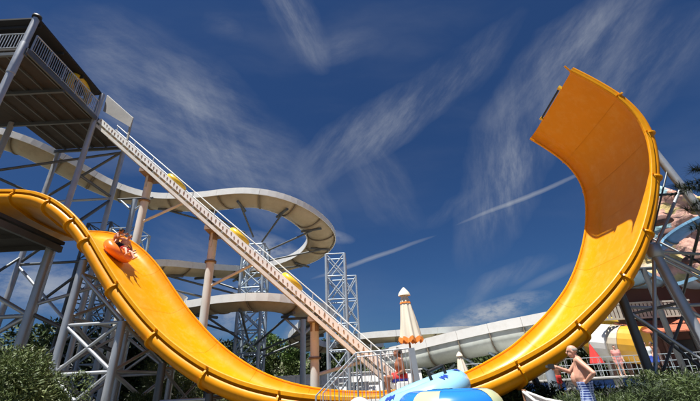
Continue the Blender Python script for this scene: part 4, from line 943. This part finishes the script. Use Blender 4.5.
# the man in plaid shorts: faces left, near hand on the hip, far hand holding a camera out
mp_ = PY(583, 372, 8.2)
man = person('bald bare-chested man in blue plaid shorts, hand on hip, holding a camera', Matrix.Translation((mp_.x-.04, 8.2, 0)) @ Matrix.Rotation(R_(62), 4, 'Z'),
    pose(pelvis=(0, .0, .97), chest=(0, -.03, 1.27), neck=(0, -.0, 1.48), head=(0, .06, 1.60), look=(-.05, 1, -.05), shL=(-.19, -.01, 1.42), shR=(.19, .0, 1.42), elL=(-.36, -.20, 1.19), wrL=(-.20, -.02, 1.03), elR=(.22, .20, 1.22), wrR=(.12, .42, 1.33), knL=(-.12, .05, .50), anL=(-.14, .02, .085), anR=(.15, -.06, .085), knR=(.12, .0, .50)),
    'skin', 'hair_grey', 'plaid', .0095, belly=.09, handdirs={'L': ((.55, .55, -.5), (.6, -.2, .2)), 'R': ((-.1, 1, .05), (-1, 0, .1))})
cmo = thing('camcorder', 'small black camera held out by the man in plaid shorts', 'camera', (0, 0, 0))
Mc = Matrix.Translation((mp_.x-.04, 8.2, 0)) @ Matrix.Rotation(R_(62), 4, 'Z') @ Matrix.Translation((.085, .50, 1.345)); cmo.matrix_basis = Mc; WM[cmo.name] = Mc
def lbox(name, lo, hi, m, parent, bevel=.006):
    lo, hi = Vector(lo), Vector(hi); bm = bmesh.new(); bmesh.ops.create_cube(bm, size=1); bmesh.ops.scale(bm, vec=hi-lo, verts=bm.verts); bmesh.ops.translate(bm, vec=(lo+hi)/2, verts=bm.verts)
    bmesh.ops.bevel(bm, geom=bm.edges, offset=bevel, segments=2, affect='EDGES'); me = bpy.data.meshes.new(name); bm.to_mesh(me); bm.free(); me.materials.append(MATS[m]); o = bpy.data.objects.new(name, me); COL.objects.link(o); o.parent = parent; return o
lbox('camera_body', (-.045, -.05, -.045), (.045, .07, .045), 'black', cmo); lbox('lens', (-.028, .07, -.028), (.028, .12, .028), 'steel_dark', cmo, .01)
# seated person behind the railing
sp = PY(397, 378, 10.95)
person('tanned person in red and blue shorts seated behind the barred railing', Matrix.Translation((1.18, 10.95, LDZ-.50)) @ Matrix.Rotation(R_(92), 4, 'Z'),
    pose(pelvis=(0, .02, .99), chest=(0, .08, 1.28), neck=(0, .08, 1.47), head=(0, .10, 1.60), look=(0, .6, .25), shL=(-.18, .05, 1.41), shR=(.18, .05, 1.41), elL=(-.24, .02, 1.14), wrL=(-.17, .24, 1.03), elR=(.24, .12, 1.14), wrR=(.17, .3, 1.03),
    hipL=(-.1, .06, .98), hipR=(.1, .06, .98), knL=(-.13, .46, 1.0), knR=(.13, .46, 1.0), anL=(-.13, .42, .615), anR=(.13, .42, .615)), 'skin_tan', 'hair_dark', 'red_blue', .013)
# distant people
for i, (px, py, Y, yaw, sk, ha, shm, to, lab) in enumerate(((556, 372, 20.6, 20, 'skin_tan', 'hair_dark', 'cloth_red', None, 'tanned bather in red shorts in front of the blue pool edge'), (618, 360, 24.4, 160, 'skin', 'hair_dark', 'cloth_pink', 'cloth_pink', 'person in pink beyond the thin pool railing'),
        (650, 360, 22.6, 120, 'skin', 'hair_dark', 'cloth_blue', 'cloth_white', 'person in a white shirt beside the steel support column'), (657, 360, 22.9, 60, 'skin_tan', 'hair_dark', 'cloth_blue', None, 'bare-chested bather in blue shorts on the pool terrace'))):
    c = PY(px, py, Y); z = PH if Y > PYY else 0
    person(lab, Matrix.Translation((c.x, Y, z)) @ Matrix.Rotation(R_(yaw), 4, 'Z') @ Matrix.Scale(.97, 4), pose(), sk, ha, shm, .024, torso=to)
# red cone-like folded parasol by the pool
rp = PY(597, 362, 24.2); t_ = thing('folded_parasol', 'small red folded parasol behind the thin pool railing', 'parasol', (rp.x, 24.2, PH))
bar('pole', (rp.x, 24.2, PH), (rp.x-.1, 24.2, PH+1.75), .025, 'steel', t_, 6)
V, F = [], []
for j in range(6):
    for i in range(16): a = math.tau*i/16; r = (.34*(1-j/5)+.03)*(1+.2*math.cos(4*a)); V.append(Vector((rp.x+math.cos(a)*r-.02*j, 24.2+math.sin(a)*r, PH+.75+j*.21)))
for j in range(5):
    for i in range(16): F.append((j*16+i, j*16+(i+1) % 16, (j+1)*16+(i+1) % 16, (j+1)*16+i))
me_obj('canopy', V, F, 'cloth_red', t_, True)
# ---------------------------------------------------------------- riders coming down the drop
def slide_pt(u, vfrac):
    i = min(range(len(pl)), key=lambda k: abs(pl[k].x-u)+(0 if pl[k].x < 5 else 9)); o, a, b = sframe(i)
    return o+a*(WID*vfrac)-b*(DEP+.06), a, b
rp0 = None; tgt = Vector((118, 252))
def proj(P): d = P-EYEP; return Vector((350+FPX*d.dot(RT)/d.dot(FW), 200.5-FPX*d.dot(UP)/d.dot(FW)))
best = None
for u in [x*.1 for x in range(-135, -80)]:
    for vf in (.2, .25, .3, .35, .4, .45, .5, .55, .6):
        p, a, b = slide_pt(u, vf); e = (proj(p+b*.2)-tgt).length
        if best is None or e < best[0]: best = (e, p, a, b)
_, p, a, b = best; t = a.cross(b).normalized(); t = t if t.z > 0 else -t      # t points up the slope
tb = torus('swim_tube', p+b*.24, .46, .235, 'vinyl_orange', b, 40, 16); tag(tb, 'orange swim tube carrying two riders down the slide', 'swim tube')
xx = t.cross(b).normalized()
def rider(lab, off, yaw, shm, J, hair='hair_dark', sk='skin'):
    X = xx*math.cos(yaw)+t*math.sin(yaw); Yv = b.cross(X).normalized()
    M = Matrix((X, Yv, b)).transposed().to_4x4(); M.translation = p+off+b*(.30-.95+.06)
    return person(lab, M, J, sk, hair, shm, .015)
SIT = pose(pelvis=(0, -.05, .97), chest=(0, -.22, 1.20), neck=(0, -.30, 1.38), head=(0, -.28, 1.52), shL=(-.18, -.28, 1.32), shR=(.18, -.28, 1.32), elL=(-.42, -.25, 1.20), wrL=(-.52, -.05, 1.08), elR=(.42, -.25, 1.20), wrR=(.52, -.05, 1.08), hipL=(-.1, 0, .97), hipR=(.1, 0, .97), knL=(-.18, .38, 1.16), knR=(.18, .38, 1.16), anL=(-.22, .75, 1.06), anR=(.22, .75, 1.06), ftL=(-.22, .82, 1.22), ftR=(.22, .82, 1.22), look=(0, 1, .1))
rider('dark-haired rider in red swimwear sitting in the orange tube, feet forward', -t*.02+xx*.08, math.pi*.92, 'cloth_red', SIT)
J2 = dict(SIT); J2.update(wrL=(-.62, .05, 1.45), elL=(-.45, -.15, 1.35), wrR=(.60, -.2, 1.5), elR=(.44, -.25, 1.32))
rider('second rider in dark swimwear with raised arms at the back of the orange tube', t*.30-xx*.05, math.pi*1.28, 'cloth_black', J2, sk='skin_tan')
# red tubes peeping over the rim at the start
for px, lab in ((5, 'red swim tube waiting at the start of the orange slide, by the frame edge'), (36, 'red swim tube waiting on the crest of the orange slide')):
    q = PY(px, 189, 14.4); i = min(range(len(pl)), key=lambda k: abs(pl[k].x-SP(0, 0, 0).x-q.dot(DU))+(0 if pl[k].x < 5 else 99)); o, a, bb = sframe(i)
    tag(torus('swim_tube', o+a*1.35-bb*(DEP+.05)+bb*.62, .42, .2, 'cloth_red', (a*.95+bb*.3)), lab, 'swim tube')
# ---------------------------------------------------------------- swim tubes in the foreground
def stack(px, py, Y, ztop, R, r, mats, labs, handles=True, patch=None, tilt=0):
    c = PY(px, py, Y); z = ztop-r
    k = 0
    while z > .0:
        t_ = thing('swim_tube', labs[min(k, len(labs)-1)], 'swim tube', (c.x, Y, max(0, z-r)), 'stacked swim tubes in the foreground' if k else None)
        ring = torus('ring', (c.x, Y, z), R, r, mats[k % len(mats)], (0, 0, 1), 56, 20, t_, .93)
        if k == 0 and patch:
            for (a0, a1, b0, b1, pm) in patch:
                V, F = [], []; na, nb = 12, 6
                for i in range(na+1):
                    for j in range(nb+1):
                        a = a0+(a1-a0)*i/na; b = b0+(b1-b0)*j/nb+.10*math.sin(a*9+i); rr = r+.004; V.append(Vector((c.x+(R+rr*math.cos(b))*math.cos(a), Y+(R+rr*math.cos(b))*math.sin(a), z+rr*math.sin(b)*.93)))
                for i in range(na):
                    for j in range(nb): F.append((i*(nb+1)+j, (i+1)*(nb+1)+j, (i+1)*(nb+1)+j+1, i*(nb+1)+j+1))
                me_obj('printed_patch', V, F, pm, ring, True)
        if k == 0 and handles:
            for a in (-1.05,):
                for s in (-1, 1):
                    pass
                b = Vector((c.x+(R)*math.cos(a), Y+R*math.sin(a), z+r*.93)); tg = Vector((-math.sin(a), math.cos(a), 0))
                bar('handle_grip', b-tg*.10+UZ*.075, b+tg*.10+UZ*.075, .016, 'black', ring, 8)
                for s in (-1, 1): bar('handle_end', b+tg*.10*s-UZ*.02, b+tg*.10*s+UZ*.08, .016, 'black', ring, 8)
        if k == 0 and tilt: t_.matrix_basis = Matrix.Translation(WM[t_.name].translation+UZ*.02) @ Matrix.Rotation(tilt, 4, 'Y'); z -= .16
        z -= 2*r*.93; k += 1
stack(426, 391, 4.35, 1.235, .37, .15, ['vinyl_light', 'vinyl_blue', 'vinyl_light', 'vinyl_white'], ['light blue swim tube with navy prints and black handles on top of its stack', 'stacked swim tube hidden under the light blue one'], True,
      [(-1.15, -.95, .9, 1.25, 'vinyl_navy'), (.2, .45, 1.0, 1.4, 'vinyl_navy'), (-2.6, -2.3, .9, 1.3, 'vinyl_navy'), (-.5, -.25, .9, 1.3, 'vinyl_navy')], -.30)
stack(448, 396, 3.25, 1.20, .265, .135, ['vinyl_blue', 'vinyl_white', 'vinyl_blue'], ['bright blue swim tube with yellow patches on top of the nearer stack', 'stacked swim tube hidden under the bright blue one'], False,
      [(-2.5, -1.95, .2, 1.9, 'vinyl_yellow'), (-.9, -.35, .1, 1.9, 'vinyl_yellow'), (-.15, .35, .2, 1.5, 'vinyl_white'), (1.2, 1.8, .3, 1.6, 'vinyl_yellow')])
stack(364, 400, 3.4, 1.17, .0, .12, ['vinyl_white'], ['rounded white cushion top in front of the stair railing'], False) if False else None
wb = thing('white_float', 'rounded whitish float in front of the stair railing', 'float', (PY(359, 400, 3.4).x, 3.4, 0))
V, F = [], []; c = Vector((PY(359, 400, 3.4).x, 3.4, 0)); n = 24
rows = [(.0, .13), (.02, .15), (.9, .15)]+[(.9+.27*math.sin(t), .155*math.cos(t)+.002) for t in [k/8*math.pi/2 for k in range(1, 9)]]
for z, r in rows:
    for i in range(n): a = math.tau*i/n; V.append(c+Vector((math.cos(a)*r, math.sin(a)*r, z)))
for j in range(len(rows)-1):
    for i in range(n): F.append((j*n+i, j*n+(i+1) % n, (j+1)*n+(i+1) % n, (j+1)*n+i))
me_obj('shell', V, F, 'vinyl_white', wb, True); torus('seam_ring', c+UZ*.9, .152, .012, 'pool_rim', (0, 0, 1), 24, 8, wb)
# ---------------------------------------------------------------- small boat bow
def boat():
    ap = PY(524, 392, 6.0); root = thing('rowing_boat', 'old white rowing boat with a brown stem, bow towards the pool', 'boat', (ap.x+.3, 5.0, 0))
    # keel line from bow (far, high) back towards camera-right
    bow = Vector((ap.x, 6.0, ap.z)); ax = Vector((.62, -.78, 0)); sd = Vector((.78, .62, 0)); L_ = 3.0
    st_ = []
    for k in range(15):
        t = k/14; hwid = .62*math.sin(min(1, t*1.25)*math.pi/2)**.8*(1-.35*max(0, t-.7)/.3); sheer = bow.z-.34*math.sin(min(1, t*1.1)*math.pi/2)**.55; keel = .32*(1-min(1, t*3))**1.5+.05
        c = Vector((bow.x, bow.y, 0))+ax*L_*t; row = []
        for j in range(9):
            s = -1+2*j/8; row.append(c+sd*(hwid+.015)*s*(1-.12*(1-abs(s)))+UZ*(keel+(sheer-keel)*abs(s)**1.6))
        st_.append(row)
    V = [p for r in st_ for p in r]; F = [(k*9+j, k*9+j+1, (k+1)*9+j+1, (k+1)*9+j) for k in range(14) for j in range(8)]+[tuple(14*9+j for j in range(9))]
    me_obj('hull', V, F, 'boat_white', root)
    for j in (0, 8):
        for k in range(14): bar('gunwale', st_[k][j], st_[k+1][j], .024, 'boat_white', root, 6)
    bar('stem', bow+Vector((0, .01, -.85)), bow+UZ*.03, .03, 'wood_brown', root, 8)
    for k in range(3): beam('thwart', st_[4+3*k][0]-UZ*.1, st_[4+3*k][8]-UZ*.1, .22, .03, 'wood_brown', root)
boat()
bpy.data.scenes.remove(TS)
